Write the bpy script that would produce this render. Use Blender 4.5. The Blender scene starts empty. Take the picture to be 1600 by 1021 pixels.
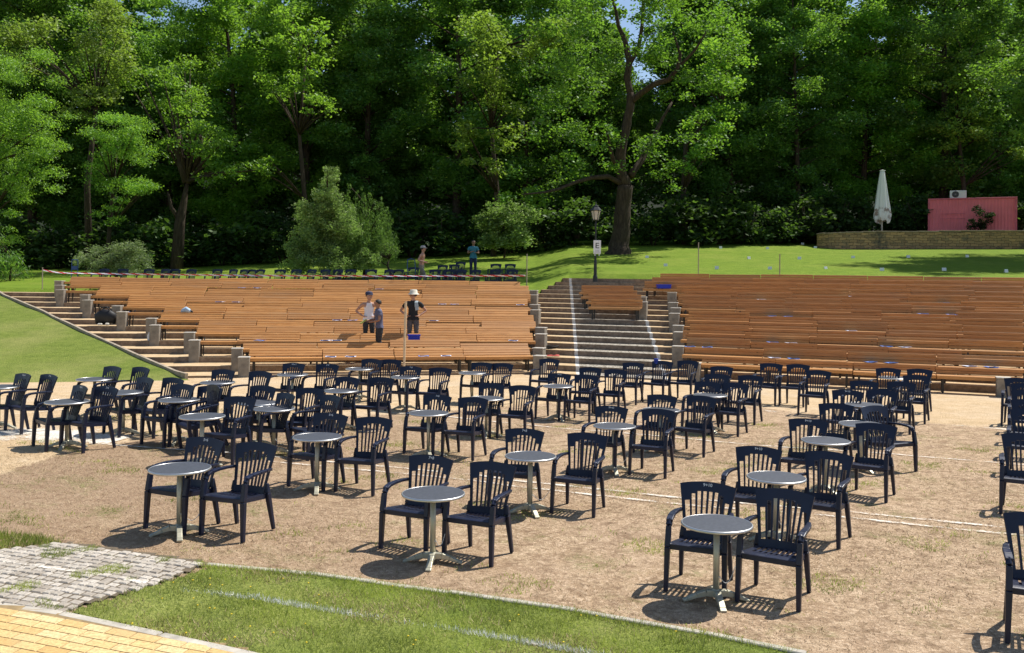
import bpy, math, random
import numpy as np
from mathutils import Vector, Matrix
random.seed(7)
RNG = np.random.default_rng(11)
scn = bpy.context.scene
COL = scn.collection
R = math.radians
F, CX, HY, CAMH, ROLL = 1450.0, 800.0, 438.0, 2.75, 0.010

# ------------------------------------------------------------------ helpers
def new_mesh(name, verts, faces, smooth=False):
    me = bpy.data.meshes.new(name)
    me.from_pydata([tuple(v) for v in verts], [], [tuple(f) for f in faces])
    if smooth:
        me.polygons.foreach_set('use_smooth', [True] * len(me.polygons))
    me.update()
    return me

def quad_mesh(name, V, nv=4, tint=None):
    """V: (N, nv, 3) array of separate polygons."""
    V = np.asarray(V, dtype=np.float32)
    n = V.shape[0]
    me = bpy.data.meshes.new(name)
    me.vertices.add(n * nv)
    me.vertices.foreach_set('co', V.reshape(-1))
    me.loops.add(n * nv)
    me.loops.foreach_set('vertex_index', np.arange(n * nv, dtype=np.int32))
    me.polygons.add(n)
    me.polygons.foreach_set('loop_start', np.arange(0, n * nv, nv, dtype=np.int32))
    me.polygons.foreach_set('loop_total', np.full(n, nv, dtype=np.int32))
    if tint is not None:
        a = me.attributes.new('tint', 'FLOAT', 'FACE')
        a.data.foreach_set('value', np.asarray(tint, dtype=np.float32))
    me.update(calc_edges=True)
    return me

def link(name, me, mat=None, parent=None, loc=None, rotz=0.0):
    o = bpy.data.objects.new(name, me)
    COL.objects.link(o)
    if mat is not None and me is not None:
        if len(me.materials) == 0:
            for m in (mat if isinstance(mat, (list, tuple)) else [mat]):
                me.materials.append(m)
    if parent is not None:
        o.parent = parent
    if loc is not None:
        o.location = loc
    if rotz:
        o.rotation_euler = (0, 0, rotz)
    return o

def tag(o, label=None, cat=None, group=None, kind=None):
    if label: o['label'] = label
    if cat: o['category'] = cat
    if group: o['group'] = group
    if kind: o['kind'] = kind
    return o

def empty(name, loc, rotz=0.0):
    o = bpy.data.objects.new(name, None)
    o.empty_display_size = 0.1
    COL.objects.link(o)
    o.location = loc
    o.rotation_euler = (0, 0, rotz)
    return o

def copy_tree(o, parent=None):
    c = o.copy()
    COL.objects.link(c)
    c.parent = parent
    for ch in [x for x in bpy.data.objects if x.parent == o] if o.name not in KIDS else KIDS[o.name]:
        copy_tree(ch, c)
    return c
KIDS = {}
def freeze(o):
    ch = [x for x in bpy.data.objects if x.parent == o]
    KIDS[o.name] = ch
    for c in ch: freeze(c)

class MB:
    def __init__(s): s.v = []; s.f = []
    def add(s, vs, fs):
        b = len(s.v)
        s.v += [tuple(p) for p in vs]
        s.f += [tuple(i + b for i in f) for f in fs]
        return s
    def hexa(s, p):
        return s.add(p, [(3,2,1,0),(4,5,6,7),(0,1,5,4),(1,2,6,5),(2,3,7,6),(3,0,4,7)])
    def box(s, c, size, M=None):
        x, y, z = [d / 2 for d in size]
        p = [Vector((sx*x, sy*y, sz*z)) for sz in (-1,1) for sx, sy in ((-1,-1),(1,-1),(1,1),(-1,1))]
        if M is not None: p = [M @ q for q in p]
        return s.hexa([q + Vector(c) for q in p])
    def bar(s, a, b, wa, wb, ref=(0,1,0)):
        """tapered rectangular bar a->b; wa, wb = (w, d)"""
        a = Vector(a); b = Vector(b); d = (b - a).normalized()
        y = Vector(ref); x = d.cross(y)
        if x.length < 1e-4: x = d.cross(Vector((1,0,0)))
        x.normalize(); y = x.cross(d).normalized()
        def ring(c, w): return [c + x*(-w[0]/2) + y*(-w[1]/2), c + x*(w[0]/2) + y*(-w[1]/2), c + x*(w[0]/2) + y*(w[1]/2), c + x*(-w[0]/2) + y*(w[1]/2)]
        r = ring(a, wa) + ring(b, wb)
        return s.add(r, [(0,1,2,3),(7,6,5,4),(1,0,4,5),(2,1,5,6),(3,2,6,7),(0,3,7,4)])
    def tube(s, pts, rad, n=8, cap=True, wob=0.0, rnd=random):
        pts = [Vector(p) for p in pts]
        if not isinstance(rad, (list, tuple)): rad = [rad] * len(pts)
        base = len(s.v); up = None; N = len(pts)
        for i, p in enumerate(pts):
            d = (pts[min(i+1, N-1)] - pts[max(i-1, 0)])
            if d.length < 1e-9: d = Vector((0,0,1))
            d.normalize()
            if up is None:
                up = Vector((1,0,0)) if abs(d.x) < .8 else Vector((0,1,0))
            x = (up - d * up.dot(d))
            if x.length < 1e-6: x = d.orthogonal()
            x.normalize(); up = x; y = d.cross(x)
            for k in range(n):
                a = 2*math.pi*k/n; r = rad[i]*(1 + wob*(rnd.random()-.5))
                s.v.append(tuple(p + x*math.cos(a)*r + y*math.sin(a)*r))
        for i in range(N-1):
            for k in range(n):
                a = base + i*n + k; b = base + i*n + (k+1) % n
                s.f.append((a, b, b+n, a+n))
        if cap:
            s.f.append(tuple(base + k for k in reversed(range(n))))
            s.f.append(tuple(base + (N-1)*n + k for k in range(n)))
        return s
    def lathe(s, prof, n=24, c=(0,0,0)):
        base = len(s.v); N = len(prof)
        for r, z in prof:
            for k in range(n):
                a = 2*math.pi*k/n
                s.v.append((c[0]+r*math.cos(a), c[1]+r*math.sin(a), c[2]+z))
        for i in range(N-1):
            for k in range(n):
                a = base+i*n+k; b = base+i*n+(k+1) % n
                s.f.append((a, b, b+n, a+n))
        s.f.append(tuple(base + k for k in reversed(range(n))))
        s.f.append(tuple(base+(N-1)*n+k for k in range(n)))
        return s
    def mesh(s, name, smooth=False): return new_mesh(name, s.v, s.f, smooth)
    def build(s, name, mat, parent=None, smooth=False, bevel=0.0, **k):
        me = s.mesh(name, smooth)
        if bevel: me = bake(me, bevel)
        return link(name, me, mat, parent, **k)

def bake_obj(o):
    dg = bpy.context.evaluated_depsgraph_get()
    dg.update()
    me = bpy.data.meshes.new_from_object(o.evaluated_get(dg))
    old = o.data
    bpy.data.objects.remove(o)
    return me

def bake(me, bevel=0.0, solid=0.0, seg=1, sub=0):
    o = bpy.data.objects.new('temporary', me); COL.objects.link(o)
    if solid:
        m = o.modifiers.new('s', 'SOLIDIFY'); m.thickness = solid; m.offset = 0
    if bevel:
        m = o.modifiers.new('b', 'BEVEL'); m.width = bevel; m.segments = seg; m.limit_method = 'ANGLE'; m.angle_limit = R(40)
    if sub:
        m = o.modifiers.new('u', 'SUBSURF'); m.levels = sub; m.render_levels = sub
    r = bake_obj(o)
    return r

def smooth_angle(me, on=True):
    me.polygons.foreach_set('use_smooth', [on] * len(me.polygons)); return me

# ------------------------------------------------------------------ camera <-> world
def uv(px, py):
    u0, v0 = px - CX, py - HY
    return u0 + ROLL*v0, v0 - ROLL*u0
GX = np.array([-14, -9, -7, -5, -3.5, -2, -.8, 0, 1, 2, 4, 7, 20.])
GZ = np.array([.30, .26, .22, .16, .11, .02, -.03, -.06, -.06, -.04, .01, .02, .02])
def g(x, y):
    """height of the gently dished plaza"""
    z = np.interp(x, GX, GZ) * .5 + .25*(np.interp(np.asarray(x)+.8, GX, GZ) + np.interp(np.asarray(x)-.8, GX, GZ))
    f = np.clip((24.0 - np.asarray(y)) / 5.0, 0, 1); f = f*f*(3-2*f)
    f2 = np.clip((np.asarray(y) - 4.5) / 3.5, 0, 1); 
    return z * f * (f2*.7 + .3) + UND*np.sin(np.asarray(x)*1.7+np.asarray(y)*.6)*np.sin(np.asarray(y)*1.3-np.asarray(x)*.4)*np.clip(np.asarray(y)/8, 0, 1)*f
UND = .010
def onground(px, py, h=0.0):
    u, v = uv(px, py)
    y = (CAMH - h) * F / v
    for _ in range(25):
        x = u*y/F
        z = float(g(x, y)) + h
        y = y*.4 + .6*(CAMH - z) * F / v
    return Vector((u*y/F, y, CAMH - v*y/F - h))

# rows of the stand
ZL = lambda i: .06 + .165*i
def PL(i): y = 24.9 + 1.08*i; return np.array([(200-CX)/F*y, y])
def PM(i): y = 27.2 + .82*i; return np.array([(835-CX)/F*y, y])
def PR(i): y = 22.6 + .78*i; return np.array([(1600-CX)/F*y, y])
def rowpt(i, px):
    """plan point of row edge i seen at picture column px"""
    t = (px - CX) / F
    A, B = (PL(i), PM(i)) if px < 835 else (PM(i), PR(i))
    d = B - A
    # A + s d : X = t Y
    s = (t*A[1] - A[0]) / (d[0] - t*d[1])
    return A + s*d
def rowparam(X, Y):
    X = np.asarray(X, float); Y = np.asarray(Y, float)
    lo = np.full(X.shape, -12.0); hi = np.full(X.shape, 60.0)
    for _ in range(40):
        m = (lo+hi)/2
        yl = 24.9 + 1.08*m; xl = -600/F*yl
        ym = 27.2 + .82*m; xm = 35/F*ym
        yr = 22.6 + .78*m; xr = 800/F*yr
        left = X < xm
        ye = np.where(left, yl + (X-xl)/(xm-xl)*(ym-yl), ym + (X-xm)/(xr-xm)*(yr-ym))
        up = Y > ye
        lo = np.where(up, m, lo); hi = np.where(up, hi, m)
    return (lo+hi)/2
def edge_px(px):
    """column -> last terrace row, there the lawn begins"""
    return np.interp(px, [835, 890], [13.0, 18.0])
def sstep(a, b, x):
    t = np.clip((x-a)/(b-a), 0, 1); return t*t*(3-2*t)
def rowY(i, px):
    t = (px - CX)/F
    yl = 24.9+1.08*i; xl = -600/F*yl; ym = 27.2+.82*i; xm = 35/F*ym; yr = 22.6+.78*i; xr = 800/F*yr
    sl = (t*yl - xl)/((xm-xl) - t*(ym-yl)); sr = (t*ym-xm)/((xr-xm)-t*(yr-ym))
    return np.where(px < 835, yl + sl*(ym-yl), ym + sr*(yr-ym))
def hill(X, Y):
    """lawn height above and beside the stand"""
    X = np.asarray(X, float); Y = np.asarray(Y, float)
    px = CX + F*X/np.maximum(Y, 5.0)
    pc = np.clip(px, -300, 1900)
    r = rowparam(X, Y)
    zr = .06 + .165*r + .03
    zr = np.where(r < .6, (.06+.165*.6+.03) * sstep(-.5, .6, r), zr)
    re = edge_px(pc)
    ye = rowY(re, pc)
    ze = .06 + .165*re - .06
    sl = np.interp(pc, [-200, 0, 300, 620, 900, 1300, 1900], [.05, .05, .062, .093, .112, .108, .106])
    d = Y - ye
    up = ze + sl*d
    up = np.where(d > 22, ze + sl*22 + .06*(d-22), up)
    return np.where(r > re, np.minimum(np.maximum(up, ze-.02), up+.0), np.minimum(zr, ze+.12))
def onhill(px, py, h=0.0):
    u, v = uv(px, py)
    lo, hi = 24.0, 90.0
    ys = np.linspace(24, 90, 900)
    zz = CAMH - v*ys/F - h
    d = zz - hill(u*ys/F, ys)
    k = np.where(d <= 0)[0]
    y = ys[k[0]] if len(k) else 62.0
    return Vector((u*y/F, y, float(hill(u*y/F, y))))
def at(px, py, Y):
    u, v = uv(px, py)
    return Vector((u*Y/F, Y, CAMH - v*Y/F))
def ordinal(n):
    return ['zeroth','first','second','third','fourth','fifth','sixth','seventh','eighth','ninth','tenth','eleventh','twelfth','thirteenth','fourteenth','fifteenth','sixteenth','seventeenth','eighteenth','nineteenth'][n]

# ------------------------------------------------------------------ materials
MATS = {}
def mat(name):
    m = bpy.data.materials.new(name); m.use_nodes = True
    nt = m.node_tree; nt.nodes.clear()
    out = nt.nodes.new('ShaderNodeOutputMaterial')
    MATS[name] = m
    return m, nt, out
def N(nt, t, **kw):
    n = nt.nodes.new('ShaderNode' + t)
    for k, v in kw.items():
        if k in n.inputs.keys(): n.inputs[k].default_value = v
        else: setattr(n, k, v)
    return n
def ramp(nt, src, stops):
    r = nt.nodes.new('ShaderNodeValToRGB')
    el = r.color_ramp.elements
    while len(el) < len(stops): el.new(.5)
    for e, (p, c) in zip(el, stops):
        e.position = p; e.color = (*c, 1) if len(c) == 3 else c
    nt.links.new(src, r.inputs[0])
    return r.outputs[0]
def mix(nt, f, a, b, mode='MIX'):
    m = nt.nodes.new('ShaderNodeMix'); m.data_type = 'RGBA'; m.blend_type = mode
    for s, v in ((m.inputs[0], f), (m.inputs[6], a), (m.inputs[7], b)):
        if hasattr(v, 'is_linked'): nt.links.new(v, s)
        elif isinstance(v, (int, float)): s.default_value = v
        else: s.default_value = (*v, 1)
    return m.outputs[2]
def math_(nt, op, a, b=None, c=None):
    m = nt.nodes.new('ShaderNodeMath'); m.operation = op
    for s, v in zip(m.inputs, (a, b, c)):
        if v is None: continue
        if hasattr(v, 'is_linked'): nt.links.new(v, s)
        else: s.default_value = v
    return m.outputs[0]
def noise(nt, vec, scale, detail=4, rough=.6, dist=0.0):
    n = N(nt, 'TexNoise', Scale=scale, Detail=detail, Roughness=rough, Distortion=dist)
    if vec is not None: nt.links.new(vec, n.inputs['Vector'])
    return n.outputs['Fac']
def bump(nt, h, strength=.4, dist=.02):
    b = N(nt, 'Bump', Strength=strength, Distance=dist)
    nt.links.new(h, b.inputs['Height'])
    return b.outputs['Normal']
def principled(nt, out, color, rough=.6, metal=0.0, normal=None, spec=.5):
    p = N(nt, 'BsdfPrincipled')
    for s, v in ((p.inputs['Base Color'], color), (p.inputs['Roughness'], rough)):
        if hasattr(v, 'is_linked'): nt.links.new(v, s)
        elif isinstance(v, (int, float)): s.default_value = v
        else: s.default_value = (*v, 1)
    p.inputs['Metallic'].default_value = metal
    p.inputs['Specular IOR Level'].default_value = spec
    if normal is not None: nt.links.new(normal, p.inputs['Normal'])
    nt.links.new(p.outputs[0], out.inputs[0])
    return p
def coord(nt, which='Object'):
    return nt.nodes.new('ShaderNodeTexCoord').outputs[which]
def position(nt):
    return nt.nodes.new('ShaderNodeNewGeometry').outputs['Position']
def simple(name, c, rough=.6, metal=0.0, var=.12, scale=6.0, bmp=0.0, spec=.5):
    m, nt, out = mat(name)
    v = coord(nt)
    n = noise(nt, v, scale, 5)
    col = ramp(nt, n, [(.3, tuple(x*(1-var) for x in c)), (.7, tuple(min(1, x*(1+var)) for x in c))])
    principled(nt, out, col, rough, metal, bump(nt, noise(nt, v, scale*8, 3), bmp, .01) if bmp else None, spec)
    return m
def leafmat(name, c, trans, var=.5, gloss=.05):
    m, nt, out = mat(name)
    at_ = N(nt, 'Attribute', attribute_name='tint')
    oi = nt.nodes.new('ShaderNodeObjectInfo')
    t = at_.outputs['Fac']
    lo = tuple(x*(1-var) for x in c); hi = tuple(x*(1+var) for x in c)
    hi = (hi[0]*1.25, hi[1]*1.05, hi[2])
    col = ramp(nt, t, [(0, lo), (1, hi)])
    tc = ramp(nt, t, [(0, tuple(x*(1-var*.6) for x in trans)), (1, tuple(x*(1+var*.6) for x in trans))])
    hs = N(nt, 'HueSaturation'); nt.links.new(col, hs.inputs['Color'])
    nt.links.new(math_(nt, 'MULTIPLY_ADD', oi.outputs['Random'], .03, .487), hs.inputs['Hue'])
    nt.links.new(math_(nt, 'MULTIPLY_ADD', oi.outputs['Random'], .4, .8), hs.inputs['Value'])
    d = N(nt, 'BsdfDiffuse'); nt.links.new(hs.outputs[0], d.inputs[0])
    tr = N(nt, 'BsdfTranslucent'); nt.links.new(tc, tr.inputs[0])
    a = nt.nodes.new('ShaderNodeAddShader'); nt.links.new(d.outputs[0], a.inputs[0]); nt.links.new(tr.outputs[0], a.inputs[1])
    gl = N(nt, 'BsdfGlossy', Roughness=.5); gl.inputs[0].default_value = (.6,.7,.55,1)
    mx = nt.nodes.new('ShaderNodeMixShader'); mx.inputs[0].default_value = gloss
    nt.links.new(a.outputs[0], mx.inputs[1]); nt.links.new(gl.outputs[0], mx.inputs[2])
    nt.links.new(mx.outputs[0], out.inputs[0])
    return m

M_plastic = None
def make_materials():
    global M_plastic, M_alu, M_top, M_rim, M_wood, M_frame, M_conc, M_bark, M_dirt, M_lawn, M_terr, M_curb, M_cob, M_brick, M_chalk, M_white, M_grassblade, M_drygrass, M_wire, M_stone, M_pink
    m, nt, out = mat('navy_plastic'); M_plastic = m
    v = coord(nt)
    oi = nt.nodes.new('ShaderNodeObjectInfo')
    n = noise(nt, v, 5, 4)
    c = ramp(nt, n, [(.3, (.005,.008,.025)), (.7, (.010,.015,.044))])
    c = mix(nt, math_(nt, 'MULTIPLY', oi.outputs['Random'], .4), c, (.014,.018,.034))
    gm_ = nt.nodes.new('ShaderNodeNewGeometry'); sp_ = nt.nodes.new('ShaderNodeSeparateXYZ'); nt.links.new(gm_.outputs['Normal'], sp_.inputs[0])
    du = math_(nt, 'MULTIPLY', ramp(nt, sp_.outputs[2], [(.6, (0,)*3), (.95, (1,)*3)]), ramp(nt, noise(nt, gm_.outputs['Position'], 6, 5, .7), [(.4, (0,)*3), (.75, (.5,)*3)]))
    c = mix(nt, du, c, (.035,.042,.075))
    ro = ramp(nt, noise(nt, v, 14, 4), [(.3, (.30,)*3), (.75, (.5,)*3)])
    principled(nt, out, c, ro, 0, bump(nt, noise(nt, v, 60, 2), .05, .004), .45)
    M_alu = simple('brushed_aluminium', (.48,.46,.36), .48, .55, .10, 9)
    M_rim = simple('polished_rim', (.62,.62,.61), .38, .9, .05, 9)
    m, nt, out = mat('patterned_steel_top'); M_top = m
    v = coord(nt)
    w = N(nt, 'TexVoronoi', Scale=38.0); nt.links.new(v, w.inputs['Vector'])
    oi = nt.nodes.new('ShaderNodeObjectInfo')
    c = mix(nt, w.outputs['Distance'], (.05,.056,.070), (.085,.093,.112))
    c = mix(nt, math_(nt, 'MULTIPLY', noise(nt, v, 4, 5), .3), c, (.10,.10,.11))
    principled(nt, out, c, .5, .1, bump(nt, w.outputs['Distance'], .12, .004))
    # wood of the benches
    m, nt, out = mat('oiled_bench_wood'); M_wood = m
    v = coord(nt)
    oi = nt.nodes.new('ShaderNodeObjectInfo')
    mp = N(nt, 'Mapping'); mp.inputs['Scale'].default_value = (1.2, 22, 22); nt.links.new(v, mp.inputs['Vector'])
    add = nt.nodes.new('ShaderNodeVectorMath'); add.operation = 'ADD'
    nt.links.new(mp.outputs[0], add.inputs[0]); nt.links.new(oi.outputs['Location'], add.inputs[1])
    gr = noise(nt, add.outputs[0], 1.6, 6, .65, .6)
    c = ramp(nt, gr, [(.25, (.30,.125,.034)), (.5, (.56,.26,.078)), (.78, (.72,.38,.135))])
    c = mix(nt, math_(nt, 'MULTIPLY', oi.outputs['Random'], .5), c, (.37,.185,.075))
    wt = ramp(nt, noise(nt, add.outputs[0], .5, 3), [(.55, (0,0,0)), (.75, (.5,.5,.5))])
    c = mix(nt, wt, c, (.36,.25,.15))
    principled(nt, out, c, .5, 0, bump(nt, gr, .2, .004), .35)
    M_frame = simple('dark_steel_frame', (.05,.045,.04), .5, .6)
    M_conc = simple('weathered_concrete', (.24,.21,.17), .9, 0, .3, 5, .4)
    m, nt, out = mat('rough_bark'); M_bark = m
    v = coord(nt)
    mp = N(nt, 'Mapping'); mp.inputs['Scale'].default_value = (7, 7, 1.3); nt.links.new(v, mp.inputs['Vector'])
    n = noise(nt, mp.outputs[0], 1.6, 6, .7, .5)
    c = ramp(nt, n, [(.3, (.022,.016,.012)), (.55, (.065,.048,.034)), (.75, (.12,.095,.07))])
    principled(nt, out, c, .95, 0, bump(nt, n, .9, .06), .2)
    # plaza: worn lawn (dirt, straw, green tufts) and sand by the attribute 'sand'
    m, nt, out = mat('worn_ground'); M_dirt = m
    v = position(nt)
    zone = N(nt, 'Attribute', attribute_name='sand').outputs['Fac']
    big = noise(nt, v, .55, 5, .6); med = noise(nt, v, 2.6, 6, .65); fine = noise(nt, v, 26, 4, .7); vf = noise(nt, v, 85, 3, .7)
    dirt = ramp(nt, med, [(.3, (.32,.212,.13)), (.5, (.51,.362,.225)), (.72, (.65,.495,.32))])
    dirt = mix(nt, ramp(nt, big, [(.42, (0,0,0)), (.62, (.55,)*3)]), dirt, (.64,.46,.31))
    dirt = mix(nt, ramp(nt, vf, [(.36, (.75,)*3), (.52, (0,)*3)]), dirt, (.22,.14,.085))
    dirt = mix(nt, ramp(nt, fine, [(.5, (0,)*3), (.64, (.8,)*3)]), dirt, (.80,.61,.42))
    blot = noise(nt, v, 7.5, 5, .75, .4)
    dirt = mix(nt, ramp(nt, blot, [(.36, (.85,)*3), (.53, (0,)*3)]), dirt, (.25,.165,.10))
    sepx = nt.nodes.new('ShaderNodeSeparateXYZ'); nt.links.new(v, sepx.inputs[0])
    lf = math_(nt, 'ADD', math_(nt, 'MULTIPLY_ADD', sepx.outputs[0], -.09, .15), math_(nt, 'MULTIPLY_ADD', big, 1.2, -.6))
    lf = math_(nt, 'MULTIPLY', ramp(nt, lf, [(0, (0,)*3), (.6, (1,)*3)]), .55)
    dirt = mix(nt, lf, dirt, (.30,.20,.125))
    gm = math_(nt, 'MULTIPLY', ramp(nt, noise(nt, v, 1.25, 5, .7), [(.54, (0,)*3), (.68, (.7,)*3)]), ramp(nt, noise(nt, v, 17, 3, .6), [(.40, (0,)*3), (.62, (1,)*3)]))
    green = ramp(nt, fine, [(.3, (.10,.14,.03)), (.7, (.25,.27,.08))])
    dirt = mix(nt, gm, dirt, green)
    sand = ramp(nt, med, [(.3, (.56,.40,.23)), (.55, (.70,.52,.32)), (.75, (.76,.60,.41))])
    sand = mix(nt, ramp(nt, fine, [(.35, (.4,)*3), (.6, (0,)*3)]), sand, (.42,.29,.16))
    sand = mix(nt, ramp(nt, big, [(.5, (0,)*3), (.7, (.5,)*3)]), sand, (.66,.54,.40))
    f = math_(nt, 'ADD', zone, math_(nt, 'MULTIPLY_ADD', fine, .5, -.25))
    f = math_(nt, 'ADD', f, math_(nt, 'MULTIPLY_ADD', med, .5, -.25))
    c = mix(nt, ramp(nt, f, [(.42, (0,)*3), (.58, (1,)*3)]), dirt, sand)
    hgt = math_(nt, 'ADD', math_(nt, 'MULTIPLY', vf, .5), fine)
    principled(nt, out, c, .95, 0, bump(nt, hgt, .9, .035), .1)
    # lawns
    m, nt, out = mat('mown_lawn'); M_lawn = m
    v = position(nt)
    a = noise(nt, v, .35, 5, .6); b = noise(nt, v, 3.0, 5, .7); cfine = noise(nt, v, 30, 3, .7)
    c = ramp(nt, b, [(.3, (.135,.185,.028)), (.6, (.225,.275,.05)), (.8, (.30,.335,.08))])
    c = mix(nt, ramp(nt, a, [(.42, (0,)*3), (.66, (.65,)*3)]), c, (.37,.35,.12))
    c = mix(nt, ramp(nt, cfine, [(.35, (.6,)*3), (.6, (0,)*3)]), c, (.06,.10,.014))
    principled(nt, out, c, .9, 0, bump(nt, cfine, .8, .05), .15)
    m, nt, out = mat('upper_meadow'); globals()['M_lawn2'] = m
    v = position(nt)
    a = noise(nt, v, .35, 5, .6); b = noise(nt, v, 2.0, 5, .7); cfine = noise(nt, v, 22, 3, .7)
    c = ramp(nt, b, [(.3, (.125,.205,.020)), (.6, (.20,.285,.030)), (.8, (.26,.33,.045))])
    c = mix(nt, ramp(nt, a, [(.5, (0,)*3), (.72, (.4,)*3)]), c, (.33,.35,.07))
    c = mix(nt, ramp(nt, cfine, [(.35, (.5,)*3), (.6, (0,)*3)]), c, (.07,.12,.014))
    principled(nt, out, c, .9, 0, bump(nt, cfine, .8, .05), .1)
    # terraces: risers of old timber and stone, treads of sand, cobbles in the middle aisle
    m, nt, out = mat('terrace_steps'); M_terr = m
    v = position(nt)
    geo = nt.nodes.new('ShaderNodeNewGeometry')
    sepn = nt.nodes.new('ShaderNodeSeparateXYZ'); nt.links.new(geo.outputs['True Normal'], sepn.inputs[0])
    sep = nt.nodes.new('ShaderNodeSeparateXYZ'); nt.links.new(v, sep.inputs[0])
    X, Y = sep.outputs[0], sep.outputs[1]
    med = noise(nt, v, 3, 5, .6); fine = noise(nt, v, 24, 4, .7)
    tread = ramp(nt, med, [(.3, (.52,.37,.21)), (.7, (.70,.53,.33))])
    tread = mix(nt, ramp(nt, fine, [(.35, (.5,)*3), (.6, (0,)*3)]), tread, (.36,.25,.13))
    weeds = math_(nt, 'MULTIPLY', ramp(nt, noise(nt, v, 2.1, 4), [(.62, (0,)*3), (.7, (.8,)*3)]), ramp(nt, fine, [(.4, (0,)*3), (.6, (1,)*3)]))
    vo = N(nt, 'TexVoronoi', Scale=9.0, feature='DISTANCE_TO_EDGE'); nt.links.new(v, vo.inputs['Vector'])
    vc = N(nt, 'TexVoronoi', Scale=9.0); nt.links.new(v, vc.inputs['Vector'])
    hsv = nt.nodes.new('ShaderNodeSeparateColor'); nt.links.new(vc.outputs['Color'], hsv.inputs[0])
    cob = ramp(nt, hsv.outputs[0], [(0, (.30,.26,.21)), (1, (.55,.50,.42))])
    cob = mix(nt, ramp(nt, vo.outputs['Distance'], [(.02, (1,)*3), (.10, (0,)*3)]), cob, (.10,.09,.06))
    def lineX(x0, k, y0): return math_(nt, 'MULTIPLY_ADD', math_(nt, 'SUBTRACT', Y, y0), k, x0)
    x1 = lineX(1.95, .0444, 27.0); x2 = lineX(4.5, .0625, 28.5)
    inside = math_(nt, 'MULTIPLY', math_(nt, 'GREATER_THAN', X, x1), math_(nt, 'LESS_THAN', X, x2))
    tread = mix(nt, inside, tread, cob)
    tread = mix(nt, weeds, tread, (.16,.19,.05))
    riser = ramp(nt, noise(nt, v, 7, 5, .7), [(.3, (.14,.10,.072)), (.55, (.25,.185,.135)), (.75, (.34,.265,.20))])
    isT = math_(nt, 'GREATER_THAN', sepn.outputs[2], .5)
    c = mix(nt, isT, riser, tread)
    nz = math_(nt, 'MULTIPLY_ADD', noise(nt, v, 11, 4), .085, .012)
    l1 = math_(nt, 'LESS_THAN', math_(nt, 'ABSOLUTE', math_(nt, 'SUBTRACT', X, x1)), nz)
    l2 = math_(nt, 'MULTIPLY', math_(nt, 'LESS_THAN', math_(nt, 'ABSOLUTE', math_(nt, 'SUBTRACT', X, x2)), nz), math_(nt, 'LESS_THAN', Y, 36.5))
    c = mix(nt, math_(nt, 'MULTIPLY', math_(nt, 'MAXIMUM', l1, l2), .65), c, (.80,.79,.76))
    principled(nt, out, c, .95, 0, bump(nt, fine, .5, .03), .1)
    M_curb = simple('kerb_stone', (.33,.27,.20), .9, 0, .3, 6, .4)
    # cobbles / bricks take a random value per stone
    def stones(name, cols, rough=.85):
        m, nt, out = mat(name)
        t = N(nt, 'Attribute', attribute_name='tint').outputs['Fac']
        v = position(nt)
        c = ramp(nt, t, cols)
        c = mix(nt, ramp(nt, noise(nt, v, 35, 5, .7), [(.35, (.55,)*3), (.6, (0,)*3)]), c, tuple(x*.5 for x in cols[0][1]))
        c = mix(nt, ramp(nt, noise(nt, v, 3, 4), [(.5, (0,)*3), (.7, (.35,)*3)]), c, tuple(x*.7 for x in cols[-1][1]))
        principled(nt, out, c, rough, 0, bump(nt, noise(nt, v, 70, 4), .4, .012), .2)
        return m
    M_cob = stones('granite_cobbles', [(0, (.38,.33,.27)), (.5, (.50,.45,.38)), (1, (.62,.56,.48))])
    M_brick = stones('yellow_paving_bricks', [(0, (.62,.40,.16)), (.5, (.74,.53,.24)), (1, (.78,.60,.32))])
    m, nt, out = mat('chalk'); M_chalk = m
    v = position(nt)
    p = principled(nt, out, (.83,.77,.67), .95)
    al = N(nt, 'Attribute', attribute_name='wear').outputs['Fac']
    n = math_(nt, 'ADD', math_(nt, 'MULTIPLY', noise(nt, v, 30, 4, .75), 1.0), math_(nt, 'MULTIPLY', noise(nt, v, 2.2, 4), .9))
    n = math_(nt, 'SUBTRACT', math_(nt, 'ADD', n, al), 1.16)
    nt.links.new(ramp(nt, n, [(.02, (0,)*3), (.22, (.85,)*3)]), p.inputs['Alpha'])
    M_white = simple('white_paint', (.8,.8,.78), .5, 0, .04)
    M_grassblade = leafmat('grass_blades', (.17,.205,.055), (.15,.19,.03), .5, .03)
    m, nt, out = mat('straw'); M_drygrass = m
    t = N(nt, 'Attribute', attribute_name='tint').outputs['Fac']
    principled(nt, out, ramp(nt, t, [(0, (.26,.17,.10)), (.6, (.50,.37,.22)), (1, (.62,.50,.32))]), .9, 0, None, .1)
    M_wire = simple('white_cable', (.7,.7,.68), .5, 0, .05)
    m, nt, out = mat('dry_stone_wall'); M_stone = m
    v = coord(nt, 'UV')
    br = N(nt, 'TexBrick', Scale=1.0); br.offset = .45
    for k, vv in (('Brick Width', .42), ('Row Height', .16), ('Mortar Size', .012), ('Bias', 0.0)): br.inputs[k].default_value = vv
    br.inputs['Color1'].default_value = (.52,.31,.16,1); br.inputs['Color2'].default_value = (.24,.15,.095,1); br.inputs['Mortar'].default_value = (.05,.04,.03,1)
    w = nt.nodes.new('ShaderNodeVectorMath'); w.operation = 'ADD'
    nz = N(nt, 'TexNoise', Scale=2.5, Detail=3.0); nt.links.new(v, nz.inputs['Vector'])
    sc = nt.nodes.new('ShaderNodeVectorMath'); sc.operation = 'SCALE'; sc.inputs['Scale'].default_value = .24
    nt.links.new(nz.outputs['Color'], sc.inputs[0]); nt.links.new(v, w.inputs[0]); nt.links.new(sc.outputs[0], w.inputs[1])
    nt.links.new(w.outputs[0], br.inputs['Vector'])
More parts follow.
